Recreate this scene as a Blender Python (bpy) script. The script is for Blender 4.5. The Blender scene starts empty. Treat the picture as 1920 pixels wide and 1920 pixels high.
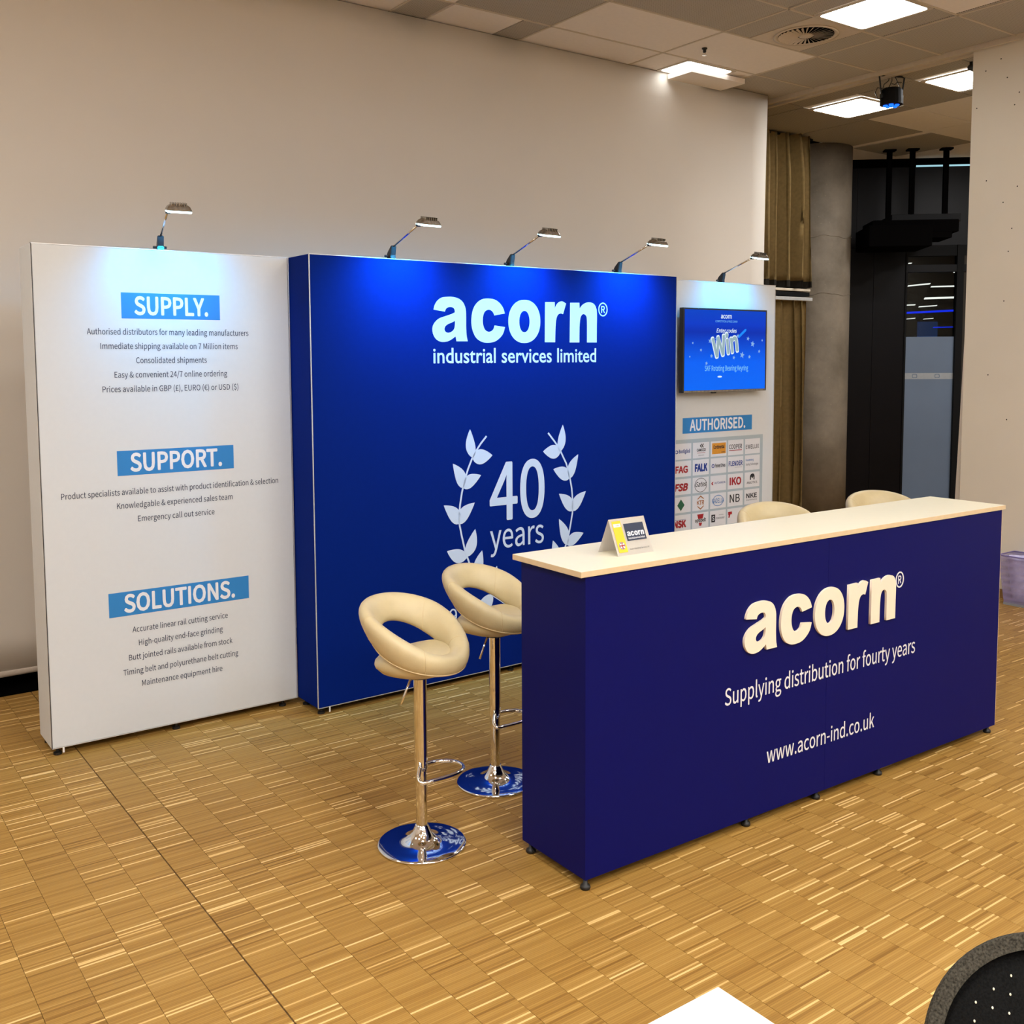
import bpy, bmesh, math, random, os
from mathutils import Vector, Matrix
random.seed(7)
S = bpy.context.scene
COL = S.collection
PI = math.pi

# ---------------------------------------------------------------- camera
cam_d = bpy.data.cameras.new('camera')
cam = bpy.data.objects.new('camera', cam_d)
COL.objects.link(cam)
S.camera = cam
yaw, pit, rol, F = .6268, .0818, -.0051, 1913.43
fw = Vector((math.sin(yaw)*math.cos(pit), math.cos(yaw)*math.cos(pit), -math.sin(pit)))
r0 = Vector((math.cos(yaw), -math.sin(yaw), 0))
u0 = r0.cross(fw)
rt = r0*math.cos(rol)+u0*math.sin(rol)
up = -r0*math.sin(rol)+u0*math.cos(rol)
M = Matrix((rt, up, -fw)).transposed().to_4x4()
M.translation = Vector((0, 0, 1.75))
cam.matrix_world = M
cam_d.sensor_width = 36
cam_d.lens = F/1920*36
cam_d.shift_x = 2.0/1920
cam_d.shift_y = -129.2/1920
cam_d.clip_start = .05
cam_d.clip_end = 100

# ---------------------------------------------------------------- world, exposure
W = bpy.data.worlds.new('world'); S.world = W; W.use_nodes = True
W.node_tree.nodes['Background'].inputs[0].default_value = (1, .86, .70, 1)
W.node_tree.nodes['Background'].inputs[1].default_value = .1
S.view_settings.view_transform = 'Standard'
S.view_settings.look = 'None'
S.view_settings.gamma = 1
S.view_settings.exposure = 0.0
S.view_settings.use_curve_mapping = False
S.cycles.max_bounces = 8
S.cycles.diffuse_bounces = 5
S.cycles.sample_clamp_indirect = 6
LAMP_WARM = (1, .99, .97)
CEIL_E = 62.0          # strength of the ceiling panels
LED_W = 70.0           # watts of each display lamp
LED_C = (.0, .44, 1.0)

# ---------------------------------------------------------------- materials
def nmat(name):
    m = bpy.data.materials.new(name); m.use_nodes = True
    nt = m.node_tree; b = nt.nodes['Principled BSDF']
    return m, nt, b
def noise(nt, scale, vec=None, detail=3, rough=.5):
    n = nt.nodes.new('ShaderNodeTexNoise'); n.inputs['Scale'].default_value = scale
    n.inputs['Detail'].default_value = detail; n.inputs['Roughness'].default_value = rough
    if vec is not None: nt.links.new(vec, n.inputs['Vector'])
    return n
def ramp(nt, fac, stops):
    r = nt.nodes.new('ShaderNodeValToRGB'); e = r.color_ramp.elements
    while len(e) < len(stops): e.new(.5)
    for q, (p, c) in zip(e, stops): q.position = p; q.color = (*c, 1)
    nt.links.new(fac, r.inputs[0]); return r
def mapping(nt, scale, coord='Object'):
    t = nt.nodes.new('ShaderNodeTexCoord'); mp = nt.nodes.new('ShaderNodeMapping')
    mp.inputs['Scale'].default_value = scale
    nt.links.new(t.outputs[coord], mp.inputs['Vector']); return mp.outputs[0]
def bump(nt, b, h, strength=.1, dist=.002):
    n = nt.nodes.new('ShaderNodeBump'); n.inputs['Strength'].default_value = strength
    n.inputs['Distance'].default_value = dist
    nt.links.new(h, n.inputs['Height']); nt.links.new(n.outputs[0], b.inputs['Normal'])
def mat(name, c, rough=.5, metal=0, var=.04, scale=40, bmp=0, bscale=400, **kw):
    m, nt, b = nmat(name)
    b.inputs['Roughness'].default_value = rough; b.inputs['Metallic'].default_value = metal
    v = mapping(nt, (1, 1, 1))
    n = noise(nt, scale, v)
    lo = tuple(max(0, x*(1-var)) for x in c); hi = tuple(min(1, x*(1+var)) for x in c)
    r = ramp(nt, n.outputs['Fac'], [(.3, lo), (.7, hi)])
    nt.links.new(r.outputs[0], b.inputs['Base Color'])
    if bmp:
        n2 = noise(nt, bscale, v, 2); bump(nt, b, n2.outputs['Fac'], bmp)
    for k, x in kw.items(): b.inputs[k.replace('_', ' ')].default_value = x
    return m
def emis(name, c, s):
    m, nt, b = nmat(name)
    b.inputs['Base Color'].default_value = (0, 0, 0, 1); b.inputs['Roughness'].default_value = .6; b.inputs['Specular IOR Level'].default_value = .1
    b.inputs['Emission Color'].default_value = (*c, 1); b.inputs['Emission Strength'].default_value = s
    return m

def parquet():
    m, nt, b = nmat('oak_parquet')
    N, L = nt.nodes, nt.links
    g = N.new('ShaderNodeNewGeometry'); sp = N.new('ShaderNodeSeparateXYZ'); L.new(g.outputs['Position'], sp.inputs[0])
    def mth(op, a, bb=None):
        n = N.new('ShaderNodeMath'); n.operation = op
        if isinstance(a, (int, float)): n.inputs[0].default_value = a
        else: L.new(a, n.inputs[0])
        if bb is not None:
            if isinstance(bb, (int, float)): n.inputs[1].default_value = bb
            else: L.new(bb, n.inputs[1])
        return n.outputs[0]
    xi = mth('FLOOR', mth('DIVIDE', mth('SUBTRACT', sp.outputs[0], 1.0363), .1333))
    yo = mth('ADD', sp.outputs[1], mth('MULTIPLY', xi, .00317))
    yd = mth('DIVIDE', yo, .0072)
    yi = mth('FLOOR', yd); yf = mth('FRACT', yd)
    cv = N.new('ShaderNodeCombineXYZ'); L.new(xi, cv.inputs[0]); L.new(yi, cv.inputs[1])
    wn = N.new('ShaderNodeTexWhiteNoise'); wn.noise_dimensions = '2D'; L.new(cv.outputs[0], wn.inputs['Vector'])
    r = ramp(nt, wn.outputs['Value'], [(0, (.22, .110, .020)), (.08, (.30, .160, .034)), (.45, (.355, .199, .045)), (.84, (.39, .224, .054)), (.93, (.43, .255, .068)), (.96, (.70, .46, .17)), (1, (.78, .54, .23))])
    mp = N.new('ShaderNodeMapping'); mp.inputs['Scale'].default_value = (7, 420, 1); L.new(g.outputs['Position'], mp.inputs['Vector'])
    gr = noise(nt, 1.0, mp.outputs[0], 4, .6)
    gc = ramp(nt, gr.outputs['Fac'], [(.25, (.86, .84, .80)), (.55, (1, 1, 1)), (.8, (1.04, 1.04, 1.03))])
    mx = N.new('ShaderNodeMix'); mx.data_type = 'RGBA'; mx.blend_type = 'MULTIPLY'; mx.inputs[0].default_value = .9
    L.new(r.outputs[0], mx.inputs[6]); L.new(gc.outputs[0], mx.inputs[7])
    # thin dark line between two strips
    edge = ramp(nt, yf, [(0, (.62, .55, .48)), (.13, (1, 1, 1)), (.9, (1, 1, 1)), (1, (.62, .55, .48))])
    m2 = N.new('ShaderNodeMix'); m2.data_type = 'RGBA'; m2.blend_type = 'MULTIPLY'; m2.inputs[0].default_value = .85
    L.new(mx.outputs[2], m2.inputs[6]); L.new(edge.outputs[0], m2.inputs[7])
    # slow wear and dirt over the whole floor
    wr = noise(nt, 1.3, g.outputs['Position'], 4, .6)
    wc = ramp(nt, wr.outputs['Fac'], [(.3, (.94, .94, .95)), (.7, (1.05, 1.05, 1.05))])
    m3 = N.new('ShaderNodeMix'); m3.data_type = 'RGBA'; m3.blend_type = 'MULTIPLY'; m3.inputs[0].default_value = 1
    L.new(m2.outputs[2], m3.inputs[6]); L.new(wc.outputs[0], m3.inputs[7])
    L.new(m3.outputs[2], b.inputs['Base Color'])
    b.inputs['Roughness'].default_value = .5
    b.inputs['Specular IOR Level'].default_value = .25
    bump(nt, b, wn.outputs['Value'], .12, .0006)
    return m

def perf():
    m, nt, b = nmat('perforated_tile')
    v = mapping(nt, (1, 1, 1))
    vo = nt.nodes.new('ShaderNodeTexVoronoi'); vo.inputs['Scale'].default_value = 62; vo.inputs['Randomness'].default_value = 0
    nt.links.new(v, vo.inputs['Vector'])
    r = ramp(nt, vo.outputs['Distance'], [(.22, (.13, .115, .085)), (.36, (.42, .385, .33))])
    nt.links.new(r.outputs[0], b.inputs['Base Color']); b.inputs['Roughness'].default_value = .8
    return m

def concrete():
    m, nt, b = nmat('raw_concrete')
    v = mapping(nt, (1, 1, 1))
    a = noise(nt, 3, v, 6, .65)
    r = ramp(nt, a.outputs['Fac'], [(.3, (.10, .08, .055)), (.7, (.19, .155, .115))])
    sp = nt.nodes.new('ShaderNodeTexVoronoi'); sp.inputs['Scale'].default_value = 16; nt.links.new(v, sp.inputs['Vector'])
    r2 = ramp(nt, sp.outputs['Distance'], [(.06, (1.9, 1.85, 1.7)), (.1, (1, 1, 1))])
    mx = nt.nodes.new('ShaderNodeMix'); mx.data_type = 'RGBA'; mx.blend_type = 'MULTIPLY'; mx.inputs[0].default_value = .5
    nt.links.new(r.outputs[0], mx.inputs[6]); nt.links.new(r2.outputs[0], mx.inputs[7])
    nt.links.new(mx.outputs[2], b.inputs['Base Color']); b.inputs['Roughness'].default_value = .7
    bump(nt, b, a.outputs['Fac'], .4, .01)
    return m

def screen_mat():
    m, nt, b = nmat('lit_screen')
    v = mapping(nt, (1, 1, 1))
    sp = nt.nodes.new('ShaderNodeSeparateXYZ'); nt.links.new(v, sp.inputs[0])
    mr = nt.nodes.new('ShaderNodeMapRange'); mr.inputs[1].default_value = 1.54; mr.inputs[2].default_value = 2.07
    nt.links.new(sp.outputs[2], mr.inputs[0])
    r = ramp(nt, mr.outputs[0], [(0, (0, .15, 1)), (.35, (0, .13, .98)), (.62, (0, .055, .62)), (.72, (0, .03, .47)), (.82, (0, .045, .62)), (1, (0, .06, .60))])
    b.inputs['Base Color'].default_value = (0, 0, 0, 1); b.inputs['Roughness'].default_value = .25; b.inputs['Specular IOR Level'].default_value = .1
    nt.links.new(r.outputs[0], b.inputs['Emission Color']); b.inputs['Emission Strength'].default_value = .95
    return m

def glass_mat(name, tint, gloss=.12, rough=.03):
    m, nt, b = nmat(name); N, L = nt.nodes, nt.links
    tr = N.new('ShaderNodeBsdfTransparent'); tr.inputs[0].default_value = (*tint, 1)
    gl = N.new('ShaderNodeBsdfGlossy'); gl.inputs['Roughness'].default_value = rough
    fr = N.new('ShaderNodeFresnel'); fr.inputs[0].default_value = 1.45
    mx = N.new('ShaderNodeMixShader'); L.new(fr.outputs[0], mx.inputs[0]); L.new(tr.outputs[0], mx.inputs[1]); L.new(gl.outputs[0], mx.inputs[2])
    L.new(mx.outputs[0], N['Material Output'].inputs[0]); return m

def mesh_bin_mat():
    m, nt, b = nmat('lavender_mesh'); N, L = nt.nodes, nt.links
    b.inputs['Base Color'].default_value = (.34, .30, .55, 1); b.inputs['Roughness'].default_value = .45
    v = mapping(nt, (1, 1, 1))
    vo = N.new('ShaderNodeTexVoronoi'); vo.inputs['Scale'].default_value = 220; vo.inputs['Randomness'].default_value = 0; L.new(v, vo.inputs['Vector'])
    r = ramp(nt, vo.outputs['Distance'], [(.3, (.15, .15, .15)), (.45, (.6, .6, .6))])
    L.new(r.outputs[0], b.inputs['Alpha']); return m

def dot_fabric():
    m, nt, b = nmat('black_dotted_fabric'); N, L = nt.nodes, nt.links
    v = mapping(nt, (1, 1, 1))
    n = noise(nt, 300, v)
    r = ramp(nt, n.outputs['Fac'], [(.3, (.002, .002, .002)), (.7, (.008, .008, .008))])
    L.new(r.outputs[0], b.inputs['Base Color']); b.inputs['Roughness'].default_value = .85; b.inputs['Specular IOR Level'].default_value = .1
    bump(nt, b, n.outputs['Fac'], .3, .002); return m

MT = dict(
    floor=parquet(),
    floor_base=mat('floor_joint', (.10, .055, .022), .8),
    plaster=mat('white_plaster', (.66, .60, .53), .8, var=.02, scale=2),
    partition=mat('partition_paint', (.68, .63, .53), .8, var=.02, scale=2),
    cloth=mat('backdrop_cloth', (.64, .60, .54), .9, var=.015, scale=1.5, bmp=.05, bscale=600),
    hem=mat('backdrop_hem', (.52, .44, .36), .9),
    white=mat('white_print_fabric', (.61, .635, .65), .75, var=.01, bmp=.04, bscale=900),
    blue=mat('blue_print_fabric', (.0002, .0125, .155), .75, var=.03, bmp=.05, bscale=900, Specular_IOR_Level=.06),
    alu=mat('aluminium_edge', (.72, .72, .72), .35, .6),
    darkedge=mat('dark_edge', (.02, .02, .025), .5),
    counter=mat('blue_laminate', (.0020, .0038, .098), .5, var=.02, Specular_IOR_Level=.10),
    top=mat('cream_laminate', (.77, .73, .57), .36, var=.01, Specular_IOR_Level=.3),
    topedge=mat('cream_edge', (.66, .52, .33), .5, var=.03),
    rubber=mat('black_rubber', (.008, .008, .008), .5),
    navy=mat('navy_print', (.020, .030, .065), .7),
    ban=mat('sky_print', (.018, .20, .52), .7, var=.01),
    pale=mat('pale_print', (.56, .66, .80), .7, var=.01),
    wprint=mat('white_print', (.74, .76, .80), .7, var=.01),
    letter=mat('cream_letter', (.86, .76, .62), .5, var=.01),
    chrome=mat('chrome', (.80, .80, .80), .07, 1, var=.01),
    leather=mat('cream_leather', (.55, .455, .262), .42, var=.04, scale=25, bmp=.10, bscale=350),
    seam=mat('cream_seam', (.60, .47, .26), .5),
    plastic=mat('black_plastic', (.010, .011, .012), .3),
    lampshell=mat('polished_lamp_shell', (.30, .28, .25), .22, .9, var=.3, scale=60),
    led=emis('lamp_led', (.62, .92, 1), 6),
    ceil=mat('ceiling_plain', (.80, .74, .68), .8, var=.02),
    perf=perf(),
    rail=mat('ceiling_rail', (.55, .48, .38), .6),
    panel=emis('lit_panel', LAMP_WARM, CEIL_E), panel_mid=emis('lit_panel_mid', LAMP_WARM, 27), panel_low=emis('lit_panel_low', LAMP_WARM, 12), panel_far=emis('lit_panel_far', LAMP_WARM, 95), panel_dim=emis('lit_panel_dim', LAMP_WARM, 6),
    vent=mat('vent_metal', (.58, .50, .40), .5),
    black=mat('black_matt', (.003, .003, .0035), .7, Specular_IOR_Level=.15),
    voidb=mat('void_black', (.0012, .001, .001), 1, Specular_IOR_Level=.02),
    darkpanel=mat('dark_wall_panel', (.0022, .0016, .0026), .4, var=.2, scale=3, Specular_IOR_Level=.12),
    curtain=mat('gold_curtain', (.25, .160, .050), .8, var=.12, scale=30),
    curtband=mat('dark_hem_band', (.02, .014, .008), .8),
    conc=concrete(),
    frost=mat('frosted_film', (.10, .14, .21), .45, var=.05, scale=2),
    frostband=mat('frosted_band', (.27, .29, .31), .5),
    glass=glass_mat('window_glass', (.55, .58, .62)),
    strip=emis('far_strip', (1, .95, .78), 3.2),
    bluestrip=emis('far_blue', (.0, .03, 1), 2.2),
    led_strip=emis('led_line', (.35, .62, .70), 1.1),
    farblue=emis('far_screen', (.01, .05, .16), .8),
    parled=emis('par_led', (.01, .12, 1), 2.2),
    screen=screen_mat(),
    stxt=emis('screen_white', (.80, .93, 1), .95),
    stxt2=emis('screen_cyan', (.22, .62, 1), .9),
    sbeam=emis('screen_beam', (.01, .27, 1), .95),
    sgrey=emis('screen_grey', (.36, .52, .58), .85),
    sstar=emis('screen_star', (.30, .55, 1), .8),
    grid=mat('grid_grey', (.37, .44, .48), .7, var=.01),
    cell=mat('grid_cell', (.66, .66, .68), .7, var=.01),
    red=mat('print_red', (.33, .006, .012), .7), dblue=mat('print_blue', (.012, .04, .24), .7),
    mblue=mat('print_midblue', (.03, .16, .42), .7), ink=mat('print_black', (.012, .013, .018), .7),
    orange=mat('print_orange', (.62, .26, .02), .7), brown=mat('print_brown', (.33, .11, .02), .7),
    green=mat('print_green', (.012, .10, .05), .7), greyp=mat('print_grey', (.22, .23, .25), .7),
    card=mat('white_card', (.78, .74, .68), .6, var=.01), yellow=mat('yellow_print', (.82, .50, .02), .6),
    wood=mat('oak_skirting', (.27, .15, .05), .5, var=.2, scale=12),
    bin=mesh_bin_mat(), binrim=mat('lavender_rim', (.18, .15, .36), .4),
    liner=mat('thin_liner', (.55, .53, .80), .4, var=.35, scale=14),
    dots=dot_fabric(), felt=mat('grey_felt', (.05, .046, .036), .95, var=.6, scale=260, bmp=.4, bscale=300, Specular_IOR_Level=.1),
    dotw=mat('pale_dot', (.75, .72, .55), .8), tabletop=mat('white_table_laminate', (.84, .80, .70), .3, var=.01),
)

# ---------------------------------------------------------------- builders
def link(name, me, m, parent=None, smooth=False):
    if m is not None:
        me.materials.clear(); me.materials.append(MT[m] if isinstance(m, str) else m)
    if smooth:
        for p in me.polygons: p.use_smooth = True
    o = bpy.data.objects.new(name, me); COL.objects.link(o)
    if parent is not None: o.parent = parent
    return o
def bm2(bm, name='mesh'):
    me = bpy.data.meshes.new(name); bm.normal_update(); bm.to_mesh(me); bm.free(); return me
def tag(o, label, cat, group=None, kind=None):
    if label: o['label'] = label
    if cat: o['category'] = cat
    if group: o['group'] = group
    if kind: o['kind'] = kind
    return o
def empty(name, loc, rz=0, **k):
    o = bpy.data.objects.new(name, None); o.empty_display_size = .1
    o.location = loc; o.rotation_euler = (0, 0, rz); COL.objects.link(o)
    if k: tag(o, k.get('label'), k.get('cat'), k.get('group'), k.get('kind'))
    return o
def addbox(bm, x0, x1, y0, y1, z0, z1, bevel=0, seg=2):
    r = bmesh.ops.create_cube(bm, size=1)
    vs = r['verts']
    for v in vs:
        v.co = Vector((x0+(v.co.x+.5)*(x1-x0), y0+(v.co.y+.5)*(y1-y0), z0+(v.co.z+.5)*(z1-z0)))
    if bevel:
        es = set(e for v in vs for e in v.link_edges)
        bmesh.ops.bevel(bm, geom=list(es), offset=bevel, segments=seg, profile=.5, affect='EDGES')
def box(name, b, m, parent=None, bevel=0, seg=2):
    bm = bmesh.new(); addbox(bm, *b, bevel=bevel, seg=seg); return link(name, bm2(bm), m, parent)
def lathe(bm, prof, n=32, c=(0, 0, 0)):
    rings = []
    for r, z in prof:
        if r < 1e-5: rings.append([bm.verts.new((c[0], c[1], c[2]+z))])
        else: rings.append([bm.verts.new((c[0]+r*math.cos(2*PI*i/n), c[1]+r*math.sin(2*PI*i/n), c[2]+z)) for i in range(n)])
    for a, b in zip(rings, rings[1:]):
        for i in range(n):
            j = (i+1) % n
            if len(a) == 1 and len(b) == 1: continue
            if len(a) == 1: bm.faces.new((a[0], b[j], b[i]))
            elif len(b) == 1: bm.faces.new((a[i], a[j], b[0]))
            else: bm.faces.new((a[i], a[j], b[j], b[i]))
    bmesh.ops.recalc_face_normals(bm, faces=bm.faces)
def tube(bm, pts, r, n=10, closed=False, cap=True):
    pts = [Vector(p) for p in pts]; N = len(pts); rings = []
    rr = r if isinstance(r, (list, tuple)) else [r]*N
    pn = None
    for i, p in enumerate(pts):
        if closed: t = pts[(i+1) % N]-pts[i-1]
        else: t = pts[min(i+1, N-1)]-pts[max(i-1, 0)]
        t.normalize()
        if pn is None:
            a = Vector((0, 0, 1)) if abs(t.z) < .9 else Vector((1, 0, 0))
            pn = (a-t*a.dot(t)).normalized()
        else:
            pn = (pn-t*pn.dot(t)).normalized()
        bn = t.cross(pn)
        rings.append([bm.verts.new(p+(pn*math.cos(2*PI*k/n)+bn*math.sin(2*PI*k/n))*rr[i]) for k in range(n)])
    R = list(zip(rings, rings[1:])) + ([(rings[-1], rings[0])] if closed else [])
    for a, b in R:
        for k in range(n):
            j = (k+1) % n; bm.faces.new((a[k], a[j], b[j], b[k]))
    if cap and not closed:
        bm.faces.new(rings[0][::-1]); bm.faces.new(rings[-1])
    bmesh.ops.recalc_face_normals(bm, faces=bm.faces)
def tubeo(name, pts, r, m, parent=None, n=10, closed=False):
    bm = bmesh.new(); tube(bm, pts, r, n, closed); return link(name, bm2(bm), m, parent, True)

def eval_mesh(cu):
    o = bpy.data.objects.new('tmp', cu); COL.objects.link(o)
    dg = bpy.context.evaluated_depsgraph_get(); dg.update()
    me = bpy.data.meshes.new_from_object(o.evaluated_get(dg)); bpy.data.objects.remove(o); return me
def smoothpoly(pts, k=3):
    # points (x, z, corner): Catmull-Rom between corners
    n = len(pts); out = []
    for i in range(n):
        p0, p1, p2, p3 = pts[i-1], pts[i], pts[(i+1) % n], pts[(i+2) % n]
        if p1[2]: p0 = (2*p1[0]-p2[0], 2*p1[1]-p2[1])
        if p2[2]: p3 = (2*p2[0]-p1[0], 2*p2[1]-p1[1])
        for s in range(k):
            t = s/k
            q = [.5*((2*p1[j])+(-p0[j]+p2[j])*t+(2*p0[j]-5*p1[j]+4*p2[j]-p3[j])*t*t+(-p0[j]+3*p1[j]-3*p2[j]+p3[j])*t**3) for j in (0, 1)]
            out.append(q)
    return out
def shape(name, polys, m, parent, y=0, th=.0006, sc=(1, 1), off=(0, 0), bevel=0):
    """flat outline(s) in the local XZ plane, front face towards -y, thickness th"""
    cu = bpy.data.curves.new('shape', 'CURVE'); cu.dimensions = '2D'; cu.fill_mode = 'BOTH'
    cu.extrude = th/2; cu.bevel_depth = bevel
    for pl in polys:
        sp = cu.splines.new('POLY'); sp.points.add(len(pl)-1)
        for q, p in zip(sp.points, pl): q.co = (p[0]*sc[0]+off[0], p[1]*sc[1]+off[1], 0, 1)
        sp.use_cyclic_u = True
    me = eval_mesh(cu)
    me.transform(Matrix.Translation((0, y-th/2, 0)) @ Matrix.Rotation(PI/2, 4, 'X'))
    return link(name, me, m, parent)
try:
    SANS = bpy.data.fonts.load(os.path.join(bpy.utils.resource_path('LOCAL'), 'datafiles', 'fonts', 'Noto Sans CJK Regular.woff2'))
except Exception:
    SANS = None
def text_mesh(s, weight=0, shear=0, sp=1.0, font=None):
    cu = bpy.data.curves.new('text', 'FONT'); cu.body = s; cu.size = 1
    cu.shear = shear; cu.space_character = sp; cu.resolution_u = 3 if len(s) > 6 else 10
    if font is not None: cu.font = font
    me = eval_mesh(cu)
    if weight > 0:
        # bolder letters: a stroke of the given width along every outline edge, in the same plane
        cnt = {}
        for p in me.polygons:
            for k in p.edge_keys: cnt[k] = cnt.get(k, 0)+1
        V = [tuple(v.co) for v in me.vertices]; Fs = [tuple(p.vertices) for p in me.polygons]
        w = weight*(CAPS_RAW.get(font is not None, .7)/.7)
        seen = set()
        for (a, b), c in cnt.items():
            if c != 1: continue
            (x0, y0, _), (x1, y1, _) = V[a], V[b]; dx, dy = x1-x0, y1-y0; l = math.hypot(dx, dy)
            if l < 1e-6: continue
            nx, ny = -dy/l*w, dx/l*w; n = len(V)
            q_ = (len(Fs) % 9+1)*2e-5; V += [(x0+nx, y0+ny, q_), (x0-nx, y0-ny, q_), (x1-nx, y1-ny, q_), (x1+nx, y1+ny, q_)]; Fs.append((n, n+1, n+2, n+3))
            for k, x, y in ((a, x0, y0), (b, x1, y1)):
                if k in seen: continue
                seen.add(k); n = len(V)
                q_ = (len(Fs) % 9+1)*2e-5; V += [(x+w*math.cos(q*PI/3), y+w*math.sin(q*PI/3), q_) for q in range(6)]; Fs.append(tuple(range(n, n+6)))
        me = bpy.data.meshes.new('text'); me.from_pydata(V, [], Fs)
    return me
CAPS_RAW = {}
for _k, _f in ((False, None), (True, SANS)): CAPS_RAW[_k] = max(v.co.y for v in text_mesh('H', font=_f).vertices)
CAPS = {0: CAPS_RAW[False], 1: CAPS_RAW[True]}
def text(name, s, x0, x1, zb, cap, m, parent, y=-.0008, weight=.0, th=.0004, shear=0, rot=0, sp=1.0, font=1):
    me = text_mesh(s, weight, shear, sp, SANS if font else None)
    xs = [v.co.x for v in me.vertices]; a, b = min(xs), max(xs)
    sx = (x1-x0)/(b-a); sy = cap/CAPS[font]
    for v in me.vertices: v.co = Vector(((v.co.x-a)*sx, v.co.y*sy, v.co.z))
    if th > .001:
        bm = bmesh.new(); bm.from_mesh(me)
        r = bmesh.ops.extrude_face_region(bm, geom=bm.faces[:])
        for v in r['geom']:
            if isinstance(v, bmesh.types.BMVert): v.co.z += th
        bmesh.ops.recalc_face_normals(bm, faces=bm.faces); bm.to_mesh(me); bm.free()
    me.transform(Matrix.Translation((x0, y, zb)) @ Matrix.Rotation(rot, 4, 'Y') @ Matrix.Rotation(PI/2, 4, 'X'))
    return link(name, me, m, parent)
def rect(name, x0, x1, z0, z1, m, parent, y=-.0005, th=.0004):
    return box(name, (x0, x1, y, y+th, z0, z1), m, parent)
def quad(name, pts, m, parent, y=-.0005, th=.0004):
    return shape(name, [[(a, b) for a, b in pts]], m, parent, y, th)
def ring_poly(cx, cz, rx, rz, n=28, rev=False):
    p = [(cx+rx*math.cos(2*PI*i/n), cz+rz*math.sin(2*PI*i/n)) for i in range(n)]
    return p[::-1] if rev else p
def copy_tree(o, parent=None, name=None):
    c = o.copy(); COL.objects.link(c); c.parent = parent
    for ch in list(o.children): copy_tree(ch, c)
    return c
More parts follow.
